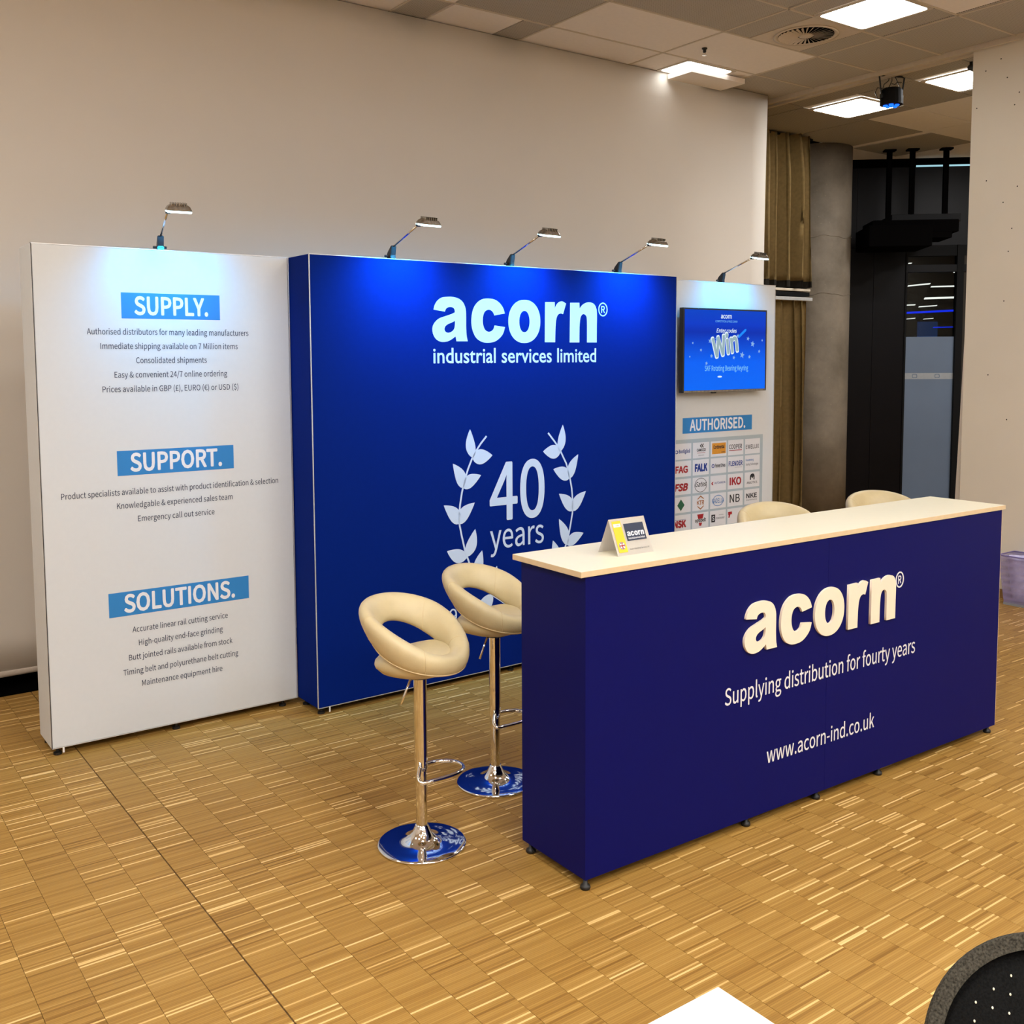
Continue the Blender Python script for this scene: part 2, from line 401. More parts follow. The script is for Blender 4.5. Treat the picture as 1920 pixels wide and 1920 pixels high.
GLYPH = {
    'a': [[[0.1951,0.0019,1],[0.1899,0.0237,0],[0.1874,0.0509,0],[0.1866,0.0782,0],[0.187,0.119,0],[0.1846,0.1528,0],[0.1712,0.1819,0],[0.147,0.1991,0],[0.1146,0.2062,0],[0.0851,0.2061,0],[0.0504,0.2006,0],[0.0264,0.1843,0],[0.013,0.1641,0],[0.0075,0.1453,1],[0.0692,0.1375,1],[0.0753,0.1505,0],[0.0871,0.1576,0],[0.1016,0.1597,0],[0.1151,0.1565,0],[0.1225,0.1481,0],[0.1246,0.1356,1],[0.1029,0.1262,0],[0.0707,0.1165,0],[0.0386,0.1061,0],[0.0173,0.091,0],[0.0039,0.073,0],[0.0,0.053,0],[0.005,0.0309,0],[0.0189,0.0111,0],[0.0399,0.0001,0],[0.0638,-0.002,0],[0.088,0.0026,0],[0.1096,0.0131,0],[0.1271,0.0245,1],[0.1317,0.0015,1]],[[0.1247,0.0961,1],[0.1051,0.0877,0],[0.0819,0.0787,0],[0.069,0.0674,0],[0.0661,0.0539,0],[0.0751,0.0429,0],[0.09,0.0407,0],[0.1073,0.0468,0],[0.1199,0.06,0],[0.1239,0.0772,0]]],
    'c': [[[0.4118,0.1367,1],[0.4016,0.1629,0],[0.3815,0.1856,0],[0.353,0.2009,0],[0.3133,0.2052,0],[0.2766,0.1995,0],[0.2457,0.1795,0],[0.226,0.1494,0],[0.2173,0.1105,0],[0.218,0.0741,0],[0.2277,0.0423,0],[0.2469,0.0151,0],[0.2776,-0.0008,0],[0.3115,-0.0043,0],[0.3486,0.0006,0],[0.3775,0.0161,0],[0.4007,0.0397,0],[0.4125,0.0715,1],[0.3509,0.0784,1],[0.3434,0.0599,0],[0.329,0.0499,0],[0.3131,0.0479,0],[0.295,0.0569,0],[0.2851,0.0774,0],[0.2819,0.1003,0],[0.2855,0.1256,0],[0.2958,0.1441,0],[0.3157,0.1525,0],[0.3327,0.1488,0],[0.344,0.1384,0],[0.3496,0.1261,1]]],
    'r': [[[0.6599,0.1982,1],[0.7206,0.2,1],[0.7218,0.1696,1],[0.7324,0.1882,0],[0.7481,0.2008,0],[0.7701,0.2048,0],[0.7941,0.1949,1],[0.7745,0.141,1],[0.7606,0.1445,0],[0.743,0.1387,0],[0.7316,0.1182,0],[0.7266,0.0867,0],[0.7246,0.0528,0],[0.7233,0.0004,1],[0.6569,0.0001,1]]],
    'n': [[[0.8208,0.1995,1],[0.8819,0.2013,1],[0.8831,0.1718,1],[0.9013,0.1905,0],[0.9274,0.2025,0],[0.9536,0.2052,0],[0.98,0.1975,0],[0.9946,0.1781,0],[1.0,0.1509,0],[0.9995,0.081,0],[0.999,0.0011,1],[0.9329,0.0007,1],[0.9334,0.0602,0],[0.9327,0.1148,0],[0.9275,0.1359,0],[0.9111,0.1449,0],[0.8961,0.1377,0],[0.8883,0.1213,0],[0.8838,0.0892,0],[0.8826,0.0547,0],[0.882,0.0004,1],[0.8175,0.0,1]]],
    'o': [[[0.6289,0.1024,0],[0.6275,0.0815,0],[0.6232,0.0631,0],[0.6163,0.0465,0],[0.6068,0.0317,0],[0.595,0.0192,0],[0.5812,0.0091,0],[0.5657,0.0017,0],[0.5487,-0.0028,0],[0.5294,-0.0044,0],[0.5102,-0.0031,0],[0.4934,0.0012,0],[0.4783,0.0083,0],[0.465,0.0182,0],[0.4537,0.0303,0],[0.4447,0.0445,0],[0.4382,0.0607,0],[0.4343,0.0785,0],[0.4331,0.0989,0],[0.4346,0.1193,0],[0.4387,0.1372,0],[0.4455,0.1535,0],[0.4546,0.1681,0],[0.466,0.1806,0],[0.4794,0.1908,0],[0.4945,0.1984,0],[0.5112,0.2033,0],[0.5305,0.2053,0],[0.5497,0.2044,0],[0.5666,0.2005,0],[0.582,0.1937,0],[0.5956,0.1842,0],[0.6073,0.172,0],[0.6166,0.1577,0],[0.6234,0.1413,0],[0.6276,0.1232,0]],[[0.5622,0.1007,0],[0.5618,0.0905,0],[0.5604,0.0815,0],[0.5582,0.0732,0],[0.5551,0.066,0],[0.5514,0.0599,0],[0.5469,0.0548,0],[0.542,0.0512,0],[0.5365,0.049,0],[0.5302,0.0482,0],[0.524,0.0488,0],[0.5186,0.0509,0],[0.5136,0.0545,0],[0.5094,0.0593,0],[0.5057,0.0653,0],[0.5027,0.0724,0],[0.5006,0.0805,0],[0.4994,0.0894,0],[0.4989,0.0996,0],[0.4995,0.1098,0],[0.5008,0.1187,0],[0.503,0.1268,0],[0.506,0.1341,0],[0.5097,0.1403,0],[0.5142,0.1452,0],[0.5191,0.1489,0],[0.5245,0.1512,0],[0.5307,0.1521,0],[0.5369,0.1515,0],[0.5424,0.1495,0],[0.5474,0.146,0],[0.5517,0.1411,0],[0.5554,0.1351,0],[0.5583,0.128,0],[0.5606,0.1199,0],[0.5619,0.1109,0]]],
}

# ================================================================ the room
ZC = 3.98
floor = box('floor', (-4, 13, -4.5, 10, -.05, -.004), 'floor_base'); floor['kind'] = 'structure'
from bpy_extras.object_utils import world_to_camera_view
bpy.context.view_layer.update()
PX, PY, X0 = .1333, .60, 1.0363
cells = []
for i in range(-36, 88):
    off = (i*37 % 10)*.06
    for j in range(-7, 16):
        xa = X0+i*PX; ya = j*PY+off
        if ya > 8.6: continue
        c = Vector((xa+PX/2, ya+PY/2, 0))
        v = world_to_camera_view(S, cam, c); score = 0
        if v.z > .3 and -.03 < v.x < 1.03 and -.06 < v.y < 1.02: score = 1/(v.z**3)
        cells.append((score, xa, ya))
cells.sort(key=lambda q: -q[0])
GAP = .0007
bm = bmesh.new(); addbox(bm, GAP, PX-GAP, .0001, PY-.0001, -.0045, 0)
blk = bm2(bm, 'block'); blk.materials.append(MT['floor'])
for k, (s, xa, ya) in enumerate(cells[:300]):
    o = bpy.data.objects.new('parquet_block', blk); COL.objects.link(o); o.parent = floor
    o.location = (xa+(.0035 if abs(xa-X0) < .01 else 0), ya, 0)
V, Fc = [], []
for s, xa, ya in cells[300:]:
    g = GAP; a = .0035 if abs(xa-X0) < .01 else 0
    b = len(V)
    for z in (-.0045, 0):
        V += [(xa+g+a, ya, z), (xa+PX-g, ya, z), (xa+PX-g, ya+PY, z), (xa+g+a, ya+PY, z)]
    Fc += [(b+4, b+5, b+6, b+7), (b, b+1, b+5, b+4), (b+1, b+2, b+6, b+5), (b+2, b+3, b+7, b+6), (b+3, b, b+4, b+7)]
me = bpy.data.meshes.new('far'); me.from_pydata(V, [], Fc)
fp = link('distant_parquet', me, 'floor', floor); fp['kind'] = 'stuff'

def struct(name, b, m, **k):
    o = box(name, b, m, **k); o['kind'] = 'structure'; return o
struct('wall_back', (-4, 7.6, 6.55, 6.65, 0, ZC), 'black')
struct('wall_left', (-4.1, -4, -4.5, 10, 0, ZC), 'plaster')
struct('wall_front', (-4, 13, -4.6, -4.5, 0, ZC), 'plaster')
struct('floor_strip', (-4, 7.1, 5.80, 6.55, -.003, .006), 'voidb')  # flat black strip on the floor under the cloth, back to the wall

# right-hand partition wall: runs along x = 7.2 towards the camera
wr = struct('wall_right', (7.2, 7.34, -4.5, 4.19, 0, 3.965), 'partition')
bs = struct('baseboard_right', (7.188, 7.2, -4.5, 4.19, 0, .062), 'wood')
for k, (y, z) in enumerate([(3.98, 3.86), (3.93, 3.72), (4.09, 3.80), (3.87, 3.52), (4.15, 3.55), (4.06, 3.02), (3.86, 2.66), (3.93, 2.85), (3.83, 2.95), (3.88, 2.5), (3.9, 2.15), (4.0, 1.62), (3.85, 1.3), (3.84, 3.6)]):
    bm = bmesh.new(); lathe(bm, [(0, 0), (.004, 0), (.005, .0015), (.0, .0015)], 8)
    o = link('pin_hole', bm2(bm), 'curtband', wr); o.location = (7.1995, y, z); o.rotation_euler = (0, -PI/2, 0)
# edge board leaning between partition and glass door
t = tag(quad('door_jamb', [(0, 0), (.10, 0), (.02, 2.6), (.0, 2.6)], 'plaster', None, 0, .03), 'narrow pale board tapering upwards behind the edge of the right partition', 'board')
t.location = (7.262, 4.185, 0); t.rotation_euler = (0, 0, PI/2)

# ---------------------------------------------------------------- ceiling
def rrect(x0, x1, y0, y1, r, n=6):
    p = []
    for cx, cy, a0 in ((x1-r, y1-r, 0), (x0+r, y1-r, 90), (x0+r, y0+r, 180), (x1-r, y0+r, 270)):
        for i in range(n+1):
            a = math.radians(a0+90*i/n); p.append((cx+r*math.cos(a), cy+r*math.sin(a)))
    return p
def prism(name, pts, z0, z1, m, parent=None):
    bm = bmesh.new(); a = [bm.verts.new((x, y, z0)) for x, y in pts]; b = [bm.verts.new((x, y, z1)) for x, y in pts]
    bm.faces.new(a[::-1]); bm.faces.new(b)
    for i in range(len(a)):
        j = (i+1) % len(a); bm.faces.new((a[i], a[j], b[j], b[i]))
    return link(name, bm2(bm), m, parent)
ceil = prism('ceiling', [(-4, -4.5), (13, -4.5), (13, 4.72), (10.086, 7.33), (9.53, 7.33), (9.53, 6.90), (-4, 6.90)], ZC+.012, ZC+.14, 'ceil'); ceil['kind'] = 'structure'
def tile(x0, x1, y0, y1, m, dz=.0):
    g = .006
    o = box('ceiling_tile', (x0+g, x1-g, y0+g, y1-g, ZC-.0+dz, ZC+.0125), m, ceil)
P_, C_ = 'perf', 'ceil'
YR = [3.29, 3.85, 4.41, 4.96, 5.55, 6.12]
tiles = [  # x0,x1,row,mat
    (2.33, 3.34, 4, C_), (3.34, 3.60, 4, P_), (3.61, 4.15, 4, C_), (4.15, 4.37, 4, P_), (4.37, 5.41, 4, C_), (5.41, 6.43, 4, C_), (6.43, 7.13, 4, P_),
    (2.33, 3.60, 3, C_), (3.60, 4.37, 3, P_), (4.37, 5.41, 3, C_), (5.41, 6.43, 3, C_), (6.43, 7.13, 3, P_),
    (3.34, 4.37, 2, P_), (4.37, 5.41, 2, P_), (5.41, 5.665, 2, P_), (6.205, 6.42, 2, P_), (6.42, 7.13, 2, P_),
    (4.37, 5.39, 1, P_), (5.39, 5.64, 1, P_), (6.17, 6.40, 1, P_), (6.40, 7.13, 1, P_),
    (4.37, 5.39, 0, C_), (5.39, 6.38, 0, C_), (6.38, 7.13, 0, P_)]
for x0, x1, r, m in tiles: tile(x0, x1, YR[r], YR[r+1], m)
for x0, x1, y0, y1, m in [(7.28, 7.62, 3.85, 4.39, P_), (7.28, 7.62, 4.39, 4.93, P_), (7.28, 7.62, 4.93, 5.47, P_), (7.28, 7.62, 5.47, 6.01, P_), (7.28, 7.62, 6.01, 6.88, P_),
                          (8.49, 9.42, 5.47, 5.98, C_), (8.49, 9.42, 4.93, 5.47, C_), (9.42, 10.4, 5.47, 5.96, C_), (9.42, 10.4, 4.93, 5.47, C_),
                          (7.62, 8.49, 4.93, 5.47, P_), (7.62, 8.49, 6.03, 6.88, P_), (8.49, 9.42, 5.98, 6.88, P_), (9.53, 10.3, 5.96, 6.88, P_), (8.30, 8.49, 5.47, 6.03, P_), (8.30, 8.49, 4.35, 4.93, P_)]:
    tile(x0, x1, y0, y1, m, .004)
for y in YR: box('ceiling_rail', (2.3, 7.14, y-.008, y+.008, ZC-.004, ZC+.012), 'rail', ceil)
for x, a, b in [(3.34, 5.55, 6.12), (4.37, 3.29, 6.12), (5.41, 3.29, 6.12), (6.42, 3.29, 6.12)]: box('ceiling_rail', (x-.008, x+.008, a, b, ZC-.004, ZC+.012), 'rail', ceil)
tr = struct('trim_2', (7.14, 7.17, -4.5, 6.88, ZC-.03, ZC+.012), 'rail')
tr = struct('trim_3', (7.17, 7.24, -4.5, 6.88, ZC-.014, ZC+.012), 'rail')
tr = struct('trim_4', (7.24, 7.28, -4.5, 6.88, ZC-.03, ZC+.012), 'rail')

# square ceiling lights: four in view, more added out of frame to light the hall
views = [(5.905, 4.13, .47, .50, 'lit square ceiling panel beside the round ceiling vent'),
         (5.95, 5.735, .49, .31, 'lit square ceiling panel half hidden behind the top of the backdrop'),
         (7.99, 5.765, .52, .51, 'lit square ceiling panel below the black stage lamp'),
         (7.96, 4.645, .52, .51, 'lit square ceiling panel cut off by the right partition wall')]
rest = [(-1.6, 4.13), (3.8, 2.2), (1.7, 2.2), (-.4, 2.2), (4.2, .3), (1.7, .3), (-.4, .3), (-2.5, .3), (5.9, -1.5), (3.8, -1.5), (1.7, -1.5), (-.4, -1.5), (3.8, -3.3), (1.7, -3.3), (-.4, -3.3), (9.7, 4.3), (8.6, 2.6), (9.7, 1.0)]
for k, v in enumerate(views+[(x, y, .5, .5, None) for x, y in rest]):
    x, y, w, d, lab = v
    t = empty('ceiling_light', (x, y, ZC), label=lab or 'lit square ceiling panel added out of frame to light the hall', cat='ceiling light', group='square ceiling panels' if lab else 'square ceiling panels out of frame')
    prism('diffuser', rrect(-w/2, w/2, -d/2, d/2, .035), -.004, .004, 'panel_dim' if k == 1 else 'panel_low' if k == 0 else ('panel_mid' if k < 4 or 4 < k < 8 else ('panel_far' if x > 8 else 'panel')), t)
    f = shape('frame', [rrect(-w/2-.02, w/2+.02, -d/2-.02, d/2+.02, .01, 2), rrect(-w/2, w/2, -d/2, d/2, .035)[::-1]], 'rail', t, 0, .012)
    f.data.transform(Matrix.Rotation(-PI/2, 4, 'X') @ Matrix.Translation((0, .006, 0)))

# round swirl vent
t = empty('ceiling_vent', (5.935, 4.685, ZC), label='round swirl air vent in a square white ceiling plate', cat='vent')
box('plate', (-.265, .265, -.27, .27, -.002, .012), 'vent', t)
bm = bmesh.new(); lathe(bm, [(.215, -.001), (.222, -.008), (.20, -.010), (.195, -.004), (.05, -.004)], 48); link('rim', bm2(bm), 'vent', t, True)
bm = bmesh.new(); lathe(bm, [(0, -.016), (.035, -.015), (.048, -.010), (.05, -.002)], 24); link('hub', bm2(bm), 'vent', t, True)
bm = bmesh.new(); lathe(bm, [(.056, -.0045), (.188, -.0045), (.188, -.0030), (.056, -.0030)], 48); link('recess', bm2(bm), 'voidb', t)
for k in range(32):
    bm = bmesh.new()
    for a0, z0, z1 in ((0, -.0045, -.0048), ):
        a = 2*PI*k/32; w1, w2 = .0035, .0115
        vs = [bm.verts.new(Vector((r*math.cos(a+s), r*math.sin(a+s), z))) for r, s, z in ((.056, 0, -.014), (.187, .10, -.014), (.187, .10+w2/.187*1.2, -.007), (.056, w1/.056*2, -.007))]
        bm.faces.new(vs); r_ = bmesh.ops.extrude_face_region(bm, geom=bm.faces[:])
        for q in r_['geom']:
            if isinstance(q, bmesh.types.BMVert): q.co.z += .0012
    bmesh.ops.recalc_face_normals(bm, faces=bm.faces)
    link('vane', bm2(bm), 'vent', t)

# sprinkler
t = empty('sprinkler', (5.578, 5.298, ZC), label='tiny dark sprinkler head hanging from the plain ceiling tile', cat='sprinkler')
bm = bmesh.new(); lathe(bm, [(0, 0), (.02, 0), (.02, -.008), (.012, -.012), (.012, -.03), (.006, -.034), (0, -.034)], 14); link('body', bm2(bm), 'plastic', t, True)
bm = bmesh.new(); lathe(bm, [(0, -.048), (.016, -.048), (.016, -.052), (0, -.053)], 14); link('deflector', bm2(bm), 'chrome', t, True)
for s in (-1, 1): tubeo('frame_arm', [(s*.006, 0, -.033), (s*.013, 0, -.04), (s*.004, 0, -.05)], .0022, 'chrome', t, 6)

# small board under the ceiling in front of the hidden light
t = tag(box('soffit_board', (5.80, 6.40, 5.64, 5.895, 3.925, 3.962), 'ceil'), 'thin pale board fixed under the ceiling above the top of the backdrop', 'board')

# stage lamp hanging from the ceiling track
t = empty('stage_lamp', (7.31, 4.93, ZC), label='black stage lamp with glowing blue lenses hanging from the ceiling track', cat='stage lamp')
R_ = Matrix.Rotation(-.35, 4, 'Z')
def parpart(name, fn, m, sm=False):
    bm = bmesh.new(); fn(bm); bmesh.ops.transform(bm, matrix=R_, verts=bm.verts); return link(name, bm2(bm), m, t, sm)
parpart('mounting_plate', lambda b: addbox(b, -.09, .09, -.012, .012, -.018, -.006, .003), 'plastic')
for s in (-1, 1): parpart('yoke_arm', lambda b: tube(b, [(s*.085, 0, -.01), (s*.115, 0, -.02), (s*.092, 0, -.17)], .007, 6), 'plastic')
parpart('housing', lambda b: (lathe(b, [(0, -.105), (.07, -.11), (.083, -.125), (.088, -.20), (.088, -.235), (.078, -.238), (0, -.236)], 20)), 'black')
for s in (-1, 1): parpart('tilt_knob', lambda b: addbox(b, s*.088-.012, s*.088+.012, -.014, .014, -.185, -.155, .004), 'plastic')
for a in range(5):
    x, y = (.045*math.cos(a*1.257+.3), .045*math.sin(a*1.257+.3)) if a < 5 else (0, 0)
    parpart('lens', lambda b: lathe(b, [(0, -.252), (.012, -.250), (.018, -.244), (.018, -.236), (0, -.236)], 12, (x, y, 0)), 'parled', True)
parpart('lens', lambda b: lathe(b, [(0, -.252), (.012, -.250), (.018, -.244), (.018, -.236), (0, -.236)], 12, (0, 0, 0)), 'parled', True)
parpart('side_sticker', lambda b: addbox(b, .0865, .0895, -.018, .018, -.225, -.15), 'card')
for pts in ([(-.02, 0, 0), (-.03, .0, -.05), (-.07, .0, -.08), (-.08, 0, -.11)], [(0, 0, 0), (.0, 0, -.05), (-.02, 0, -.09), (-.03, 0, -.11)], [(.02, 0, 0), (.05, .0, -.05), (.07, 0, -.09), (.075, 0, -.12)], [(-.07, 0, -.115), (-.13, 0, -.11), (-.15, 0, -.15), (-.13, 0, -.19), (-.09, 0, -.2)], [(.0, 0, -.07), (.03, 0, -.075), (.05, 0, -.055), (.09, 0, -.055)]):
    pp = [Vector(p) for p in pts]
    parpart('cable', lambda b: tube(b, pp, .0035, 6), 'plastic')
ld = bpy.data.lights.new('stage_light', 'SPOT'); ld.energy = 160; ld.color = (.10, .16, 1); ld.spot_size = math.radians(24); ld.spot_blend = 1; ld.shadow_soft_size = .06
lo = bpy.data.objects.new('stage_light', ld); COL.objects.link(lo); lo.parent = t; lo.location = (0, 0, -.27)
lo.rotation_euler = (Vector((6.75, 3.15, .1))-Vector((7.31, 4.93, 3.7))).to_track_quat('-Z', 'Y').to_euler()

# small fitting by the partition top
t = empty('ceiling_hook', (7.50, 4.38, ZC), label='small dark ball fitting with a bright stem beside the top of the right partition', cat='fitting')
bm = bmesh.new(); lathe(bm, [(0, 0), (.012, 0), (.012, -.02), (.024, -.028), (.028, -.042), (.022, -.056), (0, -.062)], 14); link('ball', bm2(bm), 'plastic', t, True)
tubeo('stem', [(0, 0, -.06), (.02, -.03, -.085), (.05, -.075, -.10)], .006, 'chrome', t, 8)

# ---------------------------------------------------------------- white backdrop cloth
t = empty('backdrop', (0, 5.91, 0), label='tall white fabric backdrop behind the three display walls', cat='backdrop')
def cloth(x0, x1, z0, z1, nx, nz, th, fn):
    bm = bmesh.new(); g = []
    for s in (0, 1):
        g.append([[bm.verts.new((x0+(x1-x0)*i/nx, fn(x0+(x1-x0)*i/nx, z0+(z1-z0)*j/nz)+s*th, z0+(z1-z0)*j/nz)) for j in range(nz+1)] for i in range(nx+1)])
    for i in range(nx):
        for j in range(nz):
            bm.faces.new((g[0][i][j], g[0][i+1][j], g[0][i+1][j+1], g[0][i][j+1])); bm.faces.new((g[1][i][j+1], g[1][i+1][j+1], g[1][i+1][j], g[1][i][j]))
    for i in range(nx):
        bm.faces.new((g[0][i+1][0], g[0][i][0], g[1][i][0], g[1][i+1][0])); bm.faces.new((g[0][i][nz], g[0][i+1][nz], g[1][i+1][nz], g[1][i][nz]))
    for j in range(nz):
        bm.faces.new((g[0][0][j], g[0][0][j+1], g[1][0][j+1], g[1][0][j])); bm.faces.new((g[0][nx][j+1], g[0][nx][j], g[1][nx][j], g[1][nx][j+1]))
    return bm
bm = cloth(-3.9, 6.985, .10, 3.974, 60, 20, .006, lambda x, z: .0015*math.sin(x*3)+.001*math.sin(z*2.3+x))
for v in bm.verts:
    if v.co.x > 6.9: v.co.x += .008*math.sin(v.co.z*1.7)+.02*(v.co.z/3.97-.5)
link('cloth', bm2(bm), 'cloth', t, True)
bm = cloth(-3.9, 6.96, .072, .104, 90, 3, .006, lambda x, z: -.004*(1-abs(z-.088)/.016)+.0012*math.sin(x*31)+.001*math.sin(x*12))
link('hem', bm2(bm), 'hem', t, True)

# ---------------------------------------------------------------- curtains, sill, column
def curtain(name, x0, x1, z0, z1, y, nf, amp, label, flare=0, seed=1, band=0):
    rnd = random.Random(seed); ph = [rnd.uniform(0, 6) for _ in range(6)]
    t = empty(name, ((x0+x1)/2, y, z0), label=label, cat='curtain')
    nx, nz = nf*14, 24; cx = (x0+x1)/2; w = x1-x0
    def P(i, j, s=0):
        u = i/nx; v = j/nz; fl = 1+flare*(1-v)
        x = (u-.5)*w*fl
        a = amp*(.8+.3*math.sin(ph[0]+u*9))*(.7+.3*min(1, (1-v)*3+.2))
        yy = -a*math.sin(u*nf*2*PI+.5*math.sin(u*7+ph[1])+.35*math.sin(v*3+u*4+ph[2]))-.25*a*math.sin(u*nf*4.3*PI+ph[3]+v)
        x += .62*w/nf/2*math.sin(2*(u*nf*2*PI+.5*math.sin(u*7+ph[1])+.35*math.sin(v*3+u*4+ph[2])))*.5
        return (x, yy+s*.004, (z1-z0)*v)
    for nm, ja, jb, m in (('fabric', band, nz, 'curtain'),) + ((('hem_band', 0, band, 'curtband'),) if band else ()):
        bm = bmesh.new(); g = [[bm.verts.new(P(i, j)) for j in range(ja, jb+1)] for i in range(nx+1)]
        for i in range(nx):
            for j in range(jb-ja): bm.faces.new((g[i][j], g[i+1][j], g[i+1][j+1], g[i][j+1]))
        r = bmesh.ops.solidify(bm, geom=bm.faces[:], thickness=.004)
        link(nm, bm2(bm), m, t, True)
    return t
t = curtain('curtain', 7.75, 8.68, 2.46, 3.965, 6.78, 6, .15, 'upper gold curtain hanging from the ceiling beside the concrete column', .10, 3, 1)
tubeo('track', [(-.6, 0, 1.5), (.5, 0, 1.5)], .012, 'black', t, 8)
t = curtain('curtain', 7.95, 8.66, .21, 2.33, 6.80, 5, .085, 'lower gold curtain gathered below the narrow ledge beside the column', .05, 8)
t = empty('curtain_ledge', (8.3, 6.80, 2.33), label='narrow pale ledge with a dark rail between the two gold curtains', cat='ledge')
box('ledge_board', (-.5, .40, -.075, .05, 0, .035), 'alu', t, .004)
box('rail', (-.5, .37, -.06, .05, .045, .085), 'black', t, .004)
box('top_board', (-.5, .37, -.07, .05, .095, .12), 'rail', t, .004)
struct('wall_1', (7.3, 9.3, 7.35, 7.45, 0, ZC), 'voidb')
t = tag(tubeo('column', [(9.25, 7.12, 0), (9.25, 7.12, 1.0), (9.25, 7.12, 2.0), (9.25, 7.12, 3.0), (9.25, 7.12, ZC)], .36, 'conc', None, 56), 'round raw concrete column between the gold curtains and the dark wall', 'column')
for z in (2.42, 3.02):
    bm = bmesh.new(); tube(bm, [(9.25+.361*math.cos(a), 7.12+.361*math.sin(a), z+.012*math.sin(a*5)+.006*math.sin(a*13)) for a in [i*2*PI/60 for i in range(60)]], .004, 5, True)
    link('joint_line', bm2(bm), 'conc', t).parent = t

# ---------------------------------------------------------------- dark wall with glass, and the hall beyond it
ang = -.72914
dk = empty('wall_2', (10.086, 7.33, 0), ang, kind='structure')
B_ = lambda n, b, m, par=dk, bev=0: box(n, b, m, par, bev)
B_('wall_panel', (-.6, .30, 0, .06, 0, 3.0), 'darkpanel'); B_('wall_panel', (.304, .668, 0, .06, 0, 3.0), 'darkpanel'); B_('wall_panel', (-.6, .10, 0, .06, 3.005, 3.9), 'darkpanel'); B_('wall_panel', (.104, .668, 0, .06, 3.005, 3.9), 'darkpanel')
B_('wall_panel', (.668, 1.8, 0, .06, 3.02, 3.9), 'darkpanel')
B_('fascia', (-.6, 2.4, -.02, .06, 3.9, 4.1), 'voidb')
B_('frame_post', (.655, .675, -.015, .06, 0, 3.0), 'black'); B_('frame_post', (1.215, 1.29, -.03, .06, 0, 3.02), 'black')
B_('frame_rail', (.66, 1.8, -.02, .06, 2.72, 2.80), 'darkpanel'); B_('frame_rail', (.66, 1.8, -.01, .06, 2.90, 3.02), 'black')
B_('wall_panel', (1.29, 2.6, 0, .06, 0, 3.02), 'curtband')
w = empty('window_1', (10.086, 7.33, 0), ang, kind='structure')
box('pane', (.675, 1.24, .02, .028, 1.99, 2.9), 'glass', w)
box('frosted_pane', (.675, 1.235, .016, .026, .1, 1.985), 'frost', w)
box('marker_band', (.675, 1.228, .014, .0155, 1.50, 1.57), 'frostband', w)
for x in (.79, 1.04):
    f = shape('marker_symbol', [rrect(x-.028, x+.028, 1.512, 1.558, .012, 3), rrect(x-.021, x+.021, 1.519, 1.551, .008, 3)[::-1]], 'frost', w, .0135, .001)
t = tag(box('led_line', (.735, 1.6, -.035, -.022, 3.895, 3.912), 'led_strip'), 'thin pale blue light line high on the dark wall', 'light line'); t.location = (10.086, 7.33, 0); t.rotation_euler = (0, 0, ang)
# beyond the glass
far = empty('wall_3', (10.086, 7.33, 0), ang, kind='structure')
box('far_wall', (-1, 6, 8.0, 8.1, 0, 5), 'voidb', far); box('far_ceiling', (-1, 6, .1, 8.0, 4.6, 4.7), 'voidb', far); box('far_floor', (-1, 6, .1, 8, -.1, -.02), 'voidb', far)
box('far_side', (-1.1, -1, .1, 8, 0, 4.7), 'voidb', far); box('far_side', (6, 6.1, .1, 8, 0, 4.7), 'voidb', far)
fs = [((2.117, 3.189), (2.59, 3.218), .022, 'strip'), ((2.042, 2.898), (2.379, 2.929), .020, 'strip'), ((2.40, 2.88), (2.784, 2.886), .018, 'strip'), ((2.303, 2.695), (2.815, 2.707), .028, 'strip'), ((2.033, 2.591), (2.154, 2.594), .015, 'strip'), ((2.22, 2.562), (2.492, 2.579), .015, 'strip'),
      ((2.0, 2.466), (2.89, 2.502), .03, 'bluestrip'), ((2.034, 2.368), (2.16, 2.38), .012, 'strip'), ((2.299, 2.365), (2.441, 2.375), .010, 'strip'), ((2.748, 3.11), (2.851, 3.097), .018, 'strip'), ((2.04, 3.259), (2.085, 3.259), .012, 'strip'), ((2.454, 2.23), (2.782, 2.235), .012, 'bluestrip'), ((2.796, 2.196), (2.874, 2.196), .016, 'bluestrip')]
fl = ['long slanting white strip lamp, highest of those behind the glass', 'white strip lamp behind the glass in the second row, left of its pair', 'white strip lamp behind the glass in the second row, right of its pair', 'thickest white strip lamp behind the glass, just above the blue bar', 'short white strip lamp touching the left edge of the glass above the blue bar', 'thin white strip lamp directly above the blue bar', 'long bright blue light bar behind the glass',
      'short white strip lamp just below the left end of the blue bar', 'thin grey-white strip lamp below the middle of the blue bar', 'short white strip lamp at the upper right edge of the glass', 'tiny white lamp at the upper left corner of the glass', 'thin dim blue line low behind the glass', 'short dim blue line at the lower right of the glass']
for (a, b, th, m), lab in zip(fs, fl):
    t = tag(quad('strip_lamp', [(0, 0), (b[0]-a[0], b[1]-a[1]), (b[0]-a[0]+.01, b[1]-a[1]+th), (.01, th)], m, None, 0, .05), lab, 'strip lamp', 'strip lamps beyond the glass')
    c, s = math.cos(ang), math.sin(ang); t.location = (10.086+a[0]*c-5*s, 7.33+a[0]*s+5*c, a[1]-th/2); t.rotation_euler = (0, 0, ang)
t = tag(box('far_screen', (2.282, 2.59, 5.2, 5.25, 1.9, 2.33), 'farblue'), 'dim blue screen standing far behind the glass', 'screen'); t.location = (10.086, 7.33, 0); t.rotation_euler = (0, 0, ang)

